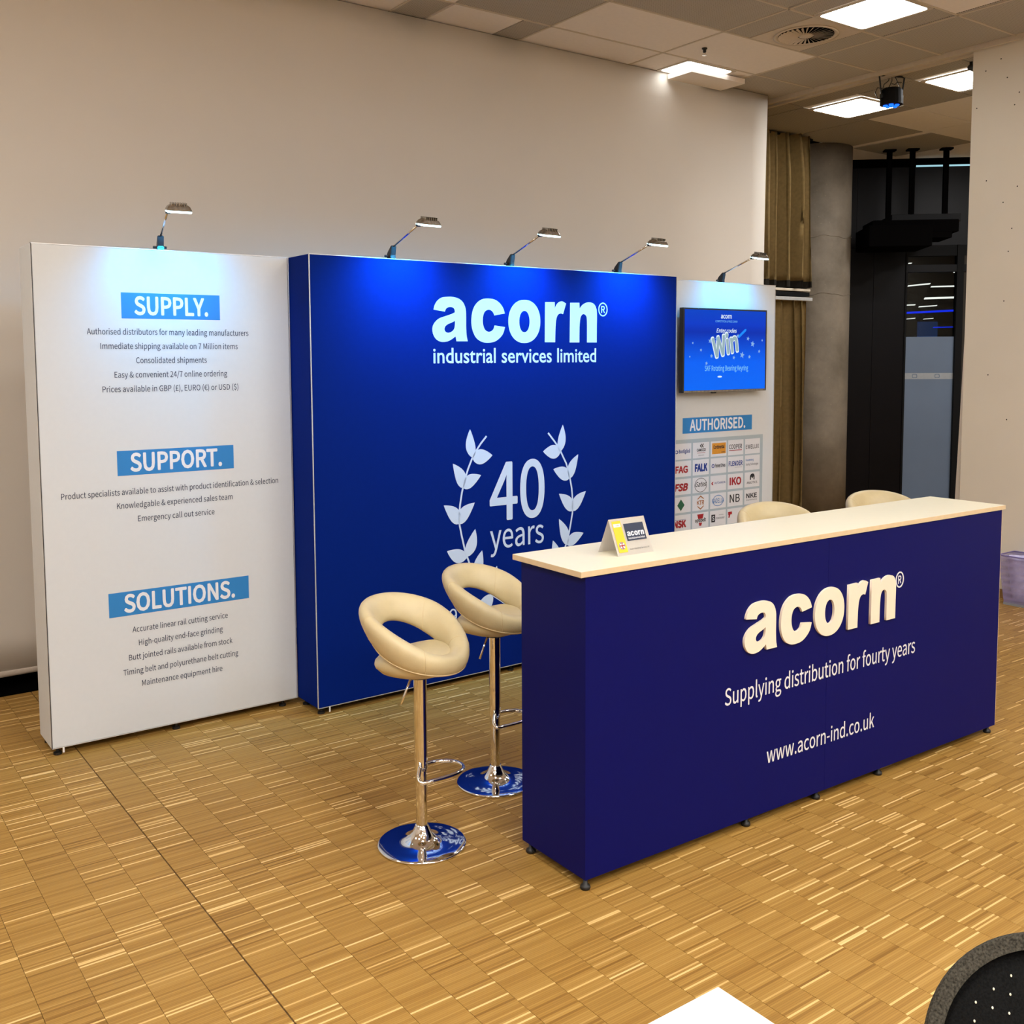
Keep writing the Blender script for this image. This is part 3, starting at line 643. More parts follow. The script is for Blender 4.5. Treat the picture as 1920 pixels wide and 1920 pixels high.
# black equipment hung from the ceiling in front of the dark wall
t = empty('ceiling_rig', (10.086, 7.33, 0), ang, label='black equipment shelves hung on three ceiling poles in front of the dark wall', cat='ceiling rig')
for x, y, z0 in ((.535, -.6, 3.2), (.885, -.6, 3.2), (.30, -.58, 3.1)):
    box('hanging_pole', (x-.025, x+.025, y-.025, y+.025, z0, ZC+.01), 'voidb', t); box('ceiling_flange', (x-.06, x+.06, y-.05, y+.05, ZC-.012, ZC+.005), 'voidb', t)
box('upper_shelf', (.27, .98, -.85, -.45, 3.18, 3.26), 'black', t, .005)
box('lower_housing', (-.02, .62, -1.1, -.5, 2.90, 3.12), 'voidb', t, .01); box('side_housing', (.05, .93, -.95, -.5, 3.06, 3.19), 'voidb', t, .01)
prism('sloping_plate', [(.4, -1.0), (.86, -.95), (.86, -.5), (.4, -.5)], 3.0, 3.06, 'voidb', t)

# ================================================================ display walls
def display(name, loc, rz, w, d, z0, z1, m, label, feet):
    t = empty(name, (loc[0], loc[1], 0), rz, label=label, cat='display wall', group='fabric display walls')
    box('fabric_face', (.004, w-.004, 0, .012, z0+.003, z1-.003), m, t, .003)
    box('body', (0, w, .012, d, z0, z1-.001), m, t, .004)
    e = .003
    for b in ((0, e, -.001, .006, z0, z1), (w-e, w, -.001, .006, z0, z1), (0, w, -.001, .006, z1-e, z1), (0, w, -.001, .006, z0, z0+e)):
        box('edge_profile', b, 'alu', t)
    for x, y in feet:
        bm = bmesh.new(); lathe(bm, [(0, 0), (.018, 0), (.018, .010), (.008, .014), (.008, z0+.003), (0, z0+.003)], 16)
        o = link('foot', bm2(bm), 'rubber', t); o.location = (x, y, 0)
    return t
ZT, ZB = 2.2575, .035
L = display('display_wall', (.9259, 4.7617), 0, 1.171, .237, ZB, ZT, 'white', 'white display wall reading SUPPLY, SUPPORT and SOLUTIONS, leftmost of the three', [(.03, .03), (.03, .21), (.56, .03), (1.10, .03), (1.1, .21)])
box('side_seam', (.0005, .0035, -.0016, .002, ZB+.003, ZT-.003), 'darkedge', L)
box('pull_tab', (.045, .053, -.002, .0, .012, .037), 'card', L)
def lines(par, cx, rows):
    for s, hw, z in rows: text('text_line', s, cx-hw, cx+hw, z, .0262, 'navy', par, weight=.004)
def banner(par, x0, x1, z0, z1, s, tx0, tx1, tz, cap):
    b = rect('heading_banner', x0, x1, z0, z1, 'ban', par, -.0006)
    text('heading_text', s, tx0, tx1, tz, cap, 'wprint', b, y=-.0012, weight=.030)
banner(L, .367, .820, 1.943, 2.059, 'SUPPLY.', .424, .763, 1.9625, .078)
lines(L, .587, [('Authorised distributors for many leading manufacturers', .371, 1.870), ('Immediate shipping available on 7 Million items', .316, 1.806), ('Consolidated shipments', .163, 1.7415), ('Easy & convenient 24/7 online ordering', .260, 1.677), ('Prices available in GBP (\u00a3), EURO (\u20ac) or USD ($)', .314, 1.6125)])
banner(L, .3247, .868, 1.2325, 1.346, 'SUPPORT.', .382, .8094, 1.2515, .079)
lines(L, .587, [('Product specialists available to assist with product identification & selection', .505, 1.145), ('Knowledgable & experienced sales team', .270, 1.083), ('Emergency call out service', .179, 1.018)])
banner(L, .265, .9265, .587, .699, 'SOLUTIONS.', .332, .8555, .604, .079)
lines(L, .591, [('Accurate linear rail cutting service', .2255, .5055), ('High-quality end-face grinding', .199, .441), ('Butt jointed rails available from stock', .2455, .377), ('Timing belt and polyurethane belt cutting', .273, .3105), ('Maintenance equipment hire', .1913, .248)])

Bp = display('display_wall', (2.1045, 4.5372), .00926, 2.473, .235, ZB, ZT, 'blue', 'large blue display wall with the acorn logo and laurel wreath, middle of the three', [(.03, .03), (.03, .2), (1.2, .03), (2.44, .03), (2.44, .2)])
box('pull_tab', (.058, .066, -.002, .0, .010, .037), 'card', Bp)
def wordmark(par, x0, zb, w, m, y, th, reg, name='logo_letter', gm=None):
    out = []
    for k in 'acorn':
        polys = [smoothpoly(p, 3) for p in GLYPH[k]]
        if len(polys) > 1: polys = [polys[0]]+[p[::-1] for p in polys[1:]]
        out.append(shape(name, polys, m, par, y, th, (w, w), (x0, zb)))
    cx, cz, rx, rz = reg
    r = shape('registered_mark', [ring_poly(cx, cz, rx, rz), ring_poly(cx, cz, rx*.80, rz*.84, rev=True)], gm or m, par, y if th < .003 else -.0006, th if th < .003 else .0015)
    text('letter_r', 'R', cx-rx*.38, cx+rx*.42, cz-rz*.47, rz*.95, gm or m, r, y=(y if th < .003 else -.0006)-.0004, weight=.02)
    return out
wordmark(Bp, .6869, 1.8451, 1.1294, 'pale', -.0002, .0005, (1.8635, 2.0385, .036, .040))
text('tagline', 'industrial services limited', .6905, 1.811, 1.733, .078, 'pale', Bp, weight=.012, font=0)
text('number', '40', 1.0425, 1.4245, .870, .312, 'pale', Bp, weight=.014)
text('word', 'years', 1.0438, 1.418, .7115, .135, 'pale', Bp, weight=.004)
text('date_text', '19', .722, .822, .342, .075, 'pale', Bp, weight=.004)
def ribbon(pts, w):
    n = len(pts); a, b = [], []
    for i, p in enumerate(pts):
        q0, q1 = pts[max(i-1, 0)], pts[min(i+1, n-1)]
        dx, dz = q1[0]-q0[0], q1[1]-q0[1]; l = math.hypot(dx, dz)
        a.append((p[0]-dz/l*w, p[1]+dx/l*w)); b.append((p[0]+dz/l*w, p[1]-dx/l*w))
    return a+b[::-1]
stL = [(1.0248, 1.3361), (.9873, 1.2987), (.9499, 1.2528), (.9286, 1.2192), (.9019, 1.1645), (.8779, 1.101), (.8617, 1.0415), (.8491, .9774), (.8422, .9172), (.8452, .8647), (.8566, .8111), (.879, .721), (.905, .655), (.945, .585), (1.0, .515), (1.06, .455), (1.14, .40), (1.2376, .365)]
AX = 1.2376
stR = [(1.4518, 1.3336), (1.4957, 1.2856), (1.5252, 1.2517), (1.5459, 1.2181), (1.5847, 1.1506), (1.6088, 1.0788), (1.6257, 1.0024), (1.633, .9265), (1.6312, .8606), (1.6178, .7957), (1.5995, .722), (1.5702, .65), (1.53, .585), (1.475, .515), (1.415, .455), (1.335, .40), (1.2376, .365)]
for st in (stL, stR): shape('wreath_stem', [ribbon(st, .0052)], 'pale', Bp, -.0001, .0005)
def leaf(tip, base, hw, bend):
    dx, dz = tip[0]-base[0], tip[1]-base[1]; l = math.hypot(dx, dz); ux, uz = dx/l, dz/l; nx, nz = -uz, ux
    a, b = [], []
    for i in range(13):
        t = i/12; wd = hw*(math.sin(PI*t**.82)**.85 if 0 < t < 1 else 0)*(1.12-.25*t); c = bend*math.sin(PI*t)
        px, pz = base[0]+ux*l*t+nx*c, base[1]+uz*l*t+nz*c
        a.append((px+nx*wd, pz+nz*wd)); b.append((px-nx*wd, pz-nz*wd))
    p = a+b[1:-1][::-1]
    return p
LV = [((.9171, 1.3782), (.936, 1.222), .030, 8), ((1.0631, 1.2299), (.9292, 1.2238), .0405, 0), ((.8054, 1.2003), (.8697, 1.0641), .033, -12), ((.9868, 1.1266), (.8697, 1.0641), .034, 10), ((.7459, .9823), (.8418, .8731), .0355, -12), ((.9436, .98), (.8418, .8731), .034, 12), ((.9459, .8359), (.8866, .6885), .033, -8), ((.7631, .7345), (.8891, .6838), .037, 5), ((.99, .7133), (.957, .573), .031, 5), ((.81, .555), (.955, .570), .036, 5), ((1.0894, .6152), (1.052, .468), .031, 5), ((.955, .325), (1.056, .462), .040, -6),
      ((1.5592, 1.3758), (1.536, 1.2207), .028, -5), ((1.4148, 1.2303), (1.5429, 1.2199), .039, 0), ((1.6745, 1.1989), (1.6088, 1.0621), .030, 10), ((1.4894, 1.1244), (1.6088, 1.0621), .0365, -8), ((1.7326, .9787), (1.6312, .8697), .032, 10), ((1.5307, .9797), (1.6312, .8697), .034, -10), ((1.5304, .8335), (1.5892, .6756), .031, -8), ((1.7142, .7335), (1.5892, .6756), .033, 8)]
LV += [((2*AX-a[0], a[1]), (2*AX-b[0], b[1]), w, -s) for a, b, w, s in LV[8:12]]
for a, b, w, s in LV: shape('wreath_leaf', [leaf(a, b, w, s*.0011)], 'pale', Bp, -.0003, .0005)

Rp = display('display_wall', (4.5865, 4.7549), 0, 1.155, .237, ZB, ZT, 'white', 'white display wall with the television and rows of partner logos, rightmost of the three', [(.03, .03), (.03, .2), (1.12, .03), (1.12, .2)])
RX = -.009
b = rect('heading_banner', .2585+RX, .936+RX, 1.257, 1.360, 'ban', Rp, -.0006); text('heading_text', 'AUTHORISED.', .324+RX, .867+RX, 1.274, .071, 'wprint', b, y=-.0012, weight=.028)
gb = rect('logo_grid', .012, 1.0463+RX+.006, .30, 1.218, 'grid', Rp, -.0005)
cx = [.186, .356, .5268, .6968, .868]; cw = .1545; rz = [1.192, 1.077, .958, .838, .719, .600, .481]
def cellat(c, r): return cx[c]+RX, rz[r]-.104
for r in range(7):
    for c in range(5):
        x, z = cellat(c, r); rect('logo_cell', x, x+cw, z, z+.104, 'cell', gb, -.0009)
def lt(c, r, s, u0, u1, v, h, m, wt=.0, sh=0, ud=0):
    x, z = cellat(c, r); text('logo_text', s, x+u0*cw, x+u1*cw, z+v*.104, h*.104, m, gb, y=-.0014, weight=wt+.016, shear=sh)
def lr(c, r, u0, u1, v0, v1, m, y=-.0012):
    x, z = cellat(c, r); rect('logo_mark', x+u0*cw, x+u1*cw, z+v0*.104, z+v1*.104, m, gb, y, .0003)
def lp(c, r, polys, m, y=-.0014):
    x, z = cellat(c, r); shape('logo_mark', [[(x+u*cw, z+v*.104) for u, v in p] for p in polys], m, gb, y, .0003)
lt(0, 0, 'Bonfiglioli', .25, .93, .40, .22, 'dblue', .015); lp(0, 0, [ring_poly(.12, .48, .09, .12, 16), ring_poly(.12, .48, .05, .07, 16, True)], 'dblue')
lp(1, 0, [[(.50, .66), (.42, .78), (.50, .90), (.56, .90), (.49, .78), (.56, .66)]], 'ink'); lp(1, 0, [[(.61, .66), (.53, .78), (.61, .90), (.67, .90), (.60, .78), (.67, .66)]], 'ink')
lt(1, 0, 'CAMOZZI', .24, .78, .43, .16, 'ink', .03); lr(1, 0, .26, .76, .31, .335, 'red'); lt(1, 0, 'Automation', .33, .69, .14, .07, 'greyp')
lr(2, 0, .08, .95, .17, .88, 'orange'); lt(2, 0, 'Continental', .16, .86, .52, .21, 'ink', .03); lt(2, 0, 'CONTI', .66, .90, .24, .06, 'ink', .02)
lt(3, 0, 'COOPER', .06, .90, .42, .28, 'ink', .0); lr(3, 0, .06, .90, .29, .335, 'red')
lt(4, 0, 'EWELLIX', .05, .93, .34, .27, 'ink', -.006)
lt(0, 1, 'FAG', .04, .80, .26, .40, 'red', .03); lt(1, 1, 'FALK', .12, .90, .26, .44, 'dblue', .05)
lp(2, 1, [ring_poly(.15, .50, .09, .13, 16), ring_poly(.15, .50, .05, .075, 16, True)], 'dblue'); lt(2, 1, 'Fenner Drives', .28, .93, .40, .22, 'ink', .02)
lt(3, 1, 'FLENDER', .05, .95, .40, .29, 'dblue', .02); lr(3, 1, .45, .93, .27, .285, 'greyp')
lt(4, 1, 'Freudenberg', .05, .58, .62, .14, 'mblue'); lt(4, 1, 'Sealing Technologies', .06, .90, .33, .14, 'greyp')
lt(0, 2, 'FSB', .0, .82, .26, .42, 'red', .04, .25)
lp(1, 2, [ring_poly(.5, .49, .38, .46, 28), ring_poly(.5, .49, .355, .43, 28, True)], 'ink'); lt(1, 2, 'Gates', .17, .86, .40, .30, 'ink', .0, .35)
lp(2, 2, [[(.05, .50), (.11, .60), (.19, .60), (.13, .50), (.19, .40), (.11, .40)]], 'red'); lt(2, 2, 'HUTCHINSON', .25, .95, .45, .13, 'dblue', .0, .2)
lt(3, 2, 'IKO', .12, .88, .28, .46, 'red', .03)
lp(4, 2, [[(.35, .48), (.35, .74), (.42, .86), (.52, .90), (.62, .86), (.66, .74), (.66, .48), (.59, .48), (.59, .70), (.51, .56), (.42, .70), (.42, .48)]], 'ink'); lt(4, 2, 'ANALYTICS', .14, .84, .22, .15, 'ink')
lp(0, 3, [[(.40, .12), (.18, .48), (.40, .86), (.62, .48)]], 'green'); lt(0, 3, 'INA', .27, .53, .42, .15, 'cell', .02); x, z = cellat(0, 3)
lp(1, 3, [[(.28, .74), (.50, .97), (.72, .74), (.65, .74), (.50, .88), (.35, .74)]], 'brown'); lp(1, 3, [[(.28, .28), (.35, .28), (.50, .13), (.65, .28), (.72, .28), (.50, .04)]], 'brown'); lt(1, 3, 'KTR', .28, .72, .37, .27, 'brown', .01)
lp(2, 3, [ring_poly(.49, .50, .34, .37, 28), ring_poly(.49, .50, .315, .33, 28, True)], 'mblue'); lr(2, 3, .12, .86, .33, .67, 'cell', -.0016)
x, z = cellat(2, 3); text('logo_text', 'NADELLA', x+.13*cw, x+.86*cw, z+.35*.104, .30*.104, 'mblue', gb, y=-.0022, weight=.01)
lt(3, 3, 'NB', .14, .80, .26, .52, 'ink', -.004); lt(4, 3, 'NKE', .12, .84, .42, .30, 'ink', .01); lt(4, 3, 'BEARINGS', .12, .84, .24, .09, 'greyp')
lt(0, 4, 'NSK', -.02, .72, .22, .40, 'red', .05); lr(0, 4, .05, .72, .68, .70, 'dblue')
lp(1, 4, [[(.30, .90), (.70, .90), (.64, .60), (.36, .60)]], 'red'); lp(1, 4, [[(.40, .34), (.60, .34), (.56, .14), (.44, .14)]], 'red'); lt(1, 4, 'optibelt', .16, .84, .40, .22, 'ink', .02)
lr(2, 4, .08, .32, .25, .75, 'ink'); lt(2, 4, 'S', .14, .26, .36, .28, 'cell', .02); lt(2, 4, 'ORIGINAL', .55, .86, .66, .06, 'greyp'); lt(2, 4, 'POWERGRIP', .36, .92, .42, .12, 'greyp')
lp(3, 4, [[(.05, .80), (.30, .80), (.30, .62), (.20, .62), (.14, .40), (.07, .40), (.09, .60), (.05, .60)]], 'red')

# ---------------------------------------------------------------- television
tv = empty('television', (4.5775, 4.7549, 0), label='flat television showing the blue prize draw page on the right display wall', cat='television')
box('bezel', (.175, .984, -.080, -.045, 1.528, 2.077), 'plastic', tv, .003)
box('back_shell', (.24, .93, -.046, -.02, 1.58, 2.03), 'plastic', tv, .006)
box('wall_bracket', (.40, .76, -.021, -.0005, 1.68, 1.92), 'black', tv)
sc = box('screen', (.188, .967, -.0825, -.0795, 1.5425, 2.066), 'screen', tv)
box('sensor', (.455, .49, -.078, -.06, 1.520, 1.529), 'plastic', tv)
box('chin', (.185, .975, -.0815, -.0795, 1.5295, 1.541), 'lampshell', tv)
Y = -.0832
text('screen_text', 'acorn', .5215, .6245, 2.0135, .030, 'stxt', sc, y=Y, weight=.022, th=.0003)
text('screen_text', 'COMPETITION & PRIZE DRAW', .4693, .6818, 1.987, .0135, 'stxt2', sc, y=Y, th=.0003)
text('screen_text', 'Enter codes', .480, .6765, 1.920, .026, 'stxt', sc, y=Y, weight=.018, shear=.25, th=.0003)
quad('screen_beam', [(.684, 1.895), (.755, 1.945), (.768, 1.947), (.772, 1.94), (.765, 1.93), (.70, 1.885)], 'sbeam', sc, Y, .0003)
text('screen_word', 'Win', .452, .708, 1.752, .128, 'stxt', sc, y=Y, weight=.065, shear=.05, th=.0003, rot=-.20)
text('screen_word', 'Win', .459, .702, 1.757, .120, 'sgrey', sc, y=Y-.0006, weight=.034, shear=.05, th=.0003, rot=-.20)
text('screen_text', 'SKF Rotating Bearing Keyring', .374, .794, 1.6685, .0335, 'stxt2', sc, y=Y, weight=.012, th=.0003)
for (x, z), r in zip([(.4209, 1.8636), (.4838, 1.875), (.6881, 1.8987), (.7885, 1.8817), (.8356, 1.846), (.9323, 1.8714), (.9032, 1.7965), (.8058, 1.7595), (.7322, 1.7718), (.6502, 1.7542), (.435, 1.7657), (.3887, 1.718), (.3358, 1.8048), (.2602, 1.8498), (.2339, 1.7619)], [.018, .018, .015, .016, .022, .009, .013, .015, .024, .014, .015, .014, .012, .009, .008]):
    shape('screen_star', [[(x+(r if i % 2 == 0 else r*.45)*math.sin(i*PI/5+.2), z+(r if i % 2 == 0 else r*.45)*math.cos(i*PI/5+.2)) for i in range(10)]], 'sstar', sc, Y, .0003)
shape('screen_oval', [ring_poly(.516, 1.629, .022, .006, 14)], 'stxt', sc, Y, .0003)  # small white oval low on the screen page

# ---------------------------------------------------------------- display lamps on arms
def lamp(x, y, label, tilt=0.0, rz=0, w=1.0):
    t = empty('display_lamp', (x, y+.03, ZT), rz, label=label, cat='display lamp', group='arm lamps on the display walls')
    bm = bmesh.new()
    prof = [(.012, 0), (.016, .020), (.006, .036), (-.030, .066), (-.040, .062), (-.036, .040), (-.030, .014), (-.032, 0)]
    a = [bm.verts.new((-.014, p, z)) for p, z in prof]; b = [bm.verts.new((.014, p, z)) for p, z in prof]
    bm.faces.new(a); bm.faces.new(b[::-1])
    for i in range(len(a)):
        j = (i+1) % len(a); bm.faces.new((a[j], a[i], b[i], b[j]))
    bmesh.ops.recalc_face_normals(bm, faces=bm.faces)
    bmesh.ops.bevel(bm, geom=bm.edges[:], offset=.003, segments=2, affect='EDGES')
    link('clamp', bm2(bm), 'plastic', t)
    tubeo('clamp_screw', [(-.03, .004, .014), (.03, .004, .014)], .006, 'plastic', t, 10)
    tubeo('arm', [(0, -.032, .060), (0, -.275, .141)], .0052, 'chrome', t, 10)
    tubeo('joint', [(-.008, -.275, .141), (.012, -.275, .141)], .009, 'plastic', t, 10)
    H = Matrix.Translation((.043, -.30, .144)) @ Matrix.Rotation(.20+tilt, 4, 'X')
    def hp(name, fn, m, sm=False):
        bm = bmesh.new(); fn(bm); bmesh.ops.transform(bm, matrix=H, verts=bm.verts); return link(name, bm2(bm), m, t, sm)
    def shell(bm):
        lv = [(.052, .038, 0), (.052, .038, .006), (.046, .030, .018), (.034, .018, .027)]
        rings = [[bm.verts.new((x_, y_, z)) for x_, y_ in rrect(-a, a, -b, b, min(.012, b*.5), 3)] for a, b, z in lv]
        for p, q in zip(rings, rings[1:]):
            for i in range(len(p)):
                j = (i+1) % len(p); bm.faces.new((p[i], p[j], q[j], q[i]))
        bm.faces.new(rings[-1]); bm.faces.new(rings[0][::-1])
    hp('shell', shell, 'lampshell')
    for k in range(7): hp('cooling_fin', lambda b: addbox(b, -.034+k*.0105, -.031+k*.0105, -.026, .022, .014, .034), 'lampshell')
    hp('light_face', lambda b: addbox(b, -.051, .051, -.036, .036, -.009, 0, .003), 'led')
    d = bpy.data.lights.new('lamp_light', 'SPOT'); d.energy = LED_W*w; d.color = LED_C; d.spot_size = math.radians(125); d.spot_blend = 1; d.shadow_soft_size = .035
    o = bpy.data.objects.new('lamp_light', d); COL.objects.link(o); o.parent = t
    o.location = (.046, -.30, .120)
    o.rotation_euler = (Vector((-.02, .30, -.34))).to_track_quat('-Z', 'Y').to_euler()
    return t
lamp(1.483, 4.7617, 'arm lamp on top of the left white display wall', 0, -.17, .42)
lamp(2.566, 4.5372+.004, 'arm lamp on the left part of the blue display wall')
lamp(3.310, 4.5372+.011, 'arm lamp on the middle of the blue display wall, above the logo')
lamp(4.102, 4.5372+.018, 'arm lamp on the right part of the blue display wall')
lamp(5.209, 4.7549, 'arm lamp above the television on the right white display wall', 0, 0, .42)

# ---------------------------------------------------------------- counter
ct = empty('counter', (2.0908, 2.4818, 0), -.016, label='blue reception counter with raised acorn lettering and a cream top', cat='counter')
CW, CD = 2.464, .3546
for x0, x1 in ((.0, 1.2235), (1.2245, CW-.0)):
    box('front_panel', (x0, x1, 0, .018, .035, 1.0495), 'counter', ct)
box('side_panel', (0, .018, .018, CD, .035, 1.0495), 'counter', ct); box('side_panel', (CW-.018, CW, .018, CD, .035, 1.0495), 'counter', ct)
box('edge_strip', (CW, CW+.0022, 0, CD, .035, 1.0495), 'topedge', ct)
box('middle_partition', (1.21, 1.23, .018, CD-.01, .035, 1.0495), 'counter', ct); box('bottom_board', (.018, CW-.018, .018, CD, .035, .053), 'counter', ct); box('shelf', (.018, CW-.018, .02, CD-.02, .55, .568), 'counter', ct)
tp = box('worktop', (-.021, CW+.021, -.004, CD+.0226, 1.0507, 1.0699), 'top', ct)
e = .0007
for b in ((-.021-e, -.021, -.004-e, CD+.0226, 1.0512, 1.0692), (-.021, CW+.021+e, -.004-e, -.004, 1.0512, 1.0692), (CW+.021, CW+.021+e, -.004, CD+.0226, 1.0512, 1.0692)):
    box('edge_band', b, 'topedge', tp)
for x, y in [(.01, .012), (.012, CD-.035), (.7923, .02), (1.1979, .02), (1.602, .02), (CW-.03, .02), (CW-.03, CD-.035), (1.2, CD-.04)]:
    bm = bmesh.new(); lathe(bm, [(0, 0), (.016, 0), (.018, .006), (.016, .013), (.008, .017), (.008, .036), (0, .036)], 18)
    o = link('foot', bm2(bm), 'rubber', ct, True); o.location = (x, y, 0)
wordmark(ct, .7395, .6675, .9125, 'letter', 0, .010, (1.6895, .8245, .028, .034), gm='wprint')
text('slogan', 'Supplying distribution for fourty years', .6498, 1.8119, .4935, .062, 'wprint', ct, weight=.006)
text('web_address', 'www.acorn-ind.co.uk', .880, 1.5384, .225, .060, 'wprint', ct, weight=.006)

# tent card on the counter
tc = empty('tent_card', (2.335, 2.598, 1.0699), -.016, label='small white folded card with a yellow strip standing on the cream worktop', cat='tent card')
w_, h_, hd = .165, .122, .053
for s, nm in ((0, 'front_leaf'), (1, 'rear_leaf')):
    bm = bmesh.new(); y0, y1 = (0, hd) if s == 0 else (2*hd, hd)
    vs = [bm.verts.new(p) for p in ((0, y0, 0), (w_, y0, 0), (w_, y1, h_), (0, y1, h_))]
    bm.faces.new(vs if s == 0 else vs[::-1]); bmesh.ops.solidify(bm, geom=bm.faces[:], thickness=.001)
    o = link(nm, bm2(bm), 'card', tc)
    if s == 0: front = o
lean = math.atan2(hd, h_); sl = math.hypot(hd, h_)
pr = bpy.data.objects.new('print', None)
def onface(o):
    o.data.transform(Matrix.Translation((0, -.0012, 0)) @ Matrix.Rotation(-lean, 4, 'X')); return o
onface(rect('yellow_strip', .010, .050, .012, sl-.008, 'yellow', front))
onface(rect('strip_label', .014, .046, sl-.030, sl-.018, 'card', front, -.0009)); onface(text('strip_text', 'SCAN', .024, .037, sl-.026, .004, 'ink', front, y=-.0015))
onface(rect('logo_block', .060, .150, .050, .112, 'navy', front))
for k in 'acorn':
    polys = [smoothpoly(p, 2) for p in GLYPH[k]]
    if len(polys) > 1: polys = [polys[0]]+[p[::-1] for p in polys[1:]]
    onface(shape('logo_letter', polys, 'wprint', front, -.0007, .0004, (.078, .078), (.066, .067)))
onface(text('logo_line', 'industrial services limited', .067, .143, .0555, .0062, 'wprint', front, y=-.0010, weight=.02))
onface(text('name_line', 'Acorn Industrial Services Ltd', .060, .150, .018, .0055, 'ink', front, y=-.0010))
fx, fz, fr = .030, .036, .0135
onface(shape('flag_roundel', [ring_poly(fx, fz, fr, fr, 24)], 'dblue', front, -.0006, .0003))
for a in (.7, -.7):
    c, s = math.cos(a)*fr*.97, math.sin(a)*fr*.97
    onface(shape('flag_band', [ribbon([(fx-c, fz-s), (fx+c, fz+s)], .0022)], 'card', front, -.0010, .0003))
for wv, m, y in ((.0032, 'card', -.0013), (.0018, 'red', -.0016)):
    onface(shape('flag_band', [ribbon([(fx-fr*.97, fz), (fx+fr*.97, fz)], wv)], m, front, y, .0003)); onface(shape('flag_band', [ribbon([(fx, fz-fr*.97), (fx, fz+fr*.97)], wv)], m, front, y, .0003))
bpy.data.objects.remove(pr)

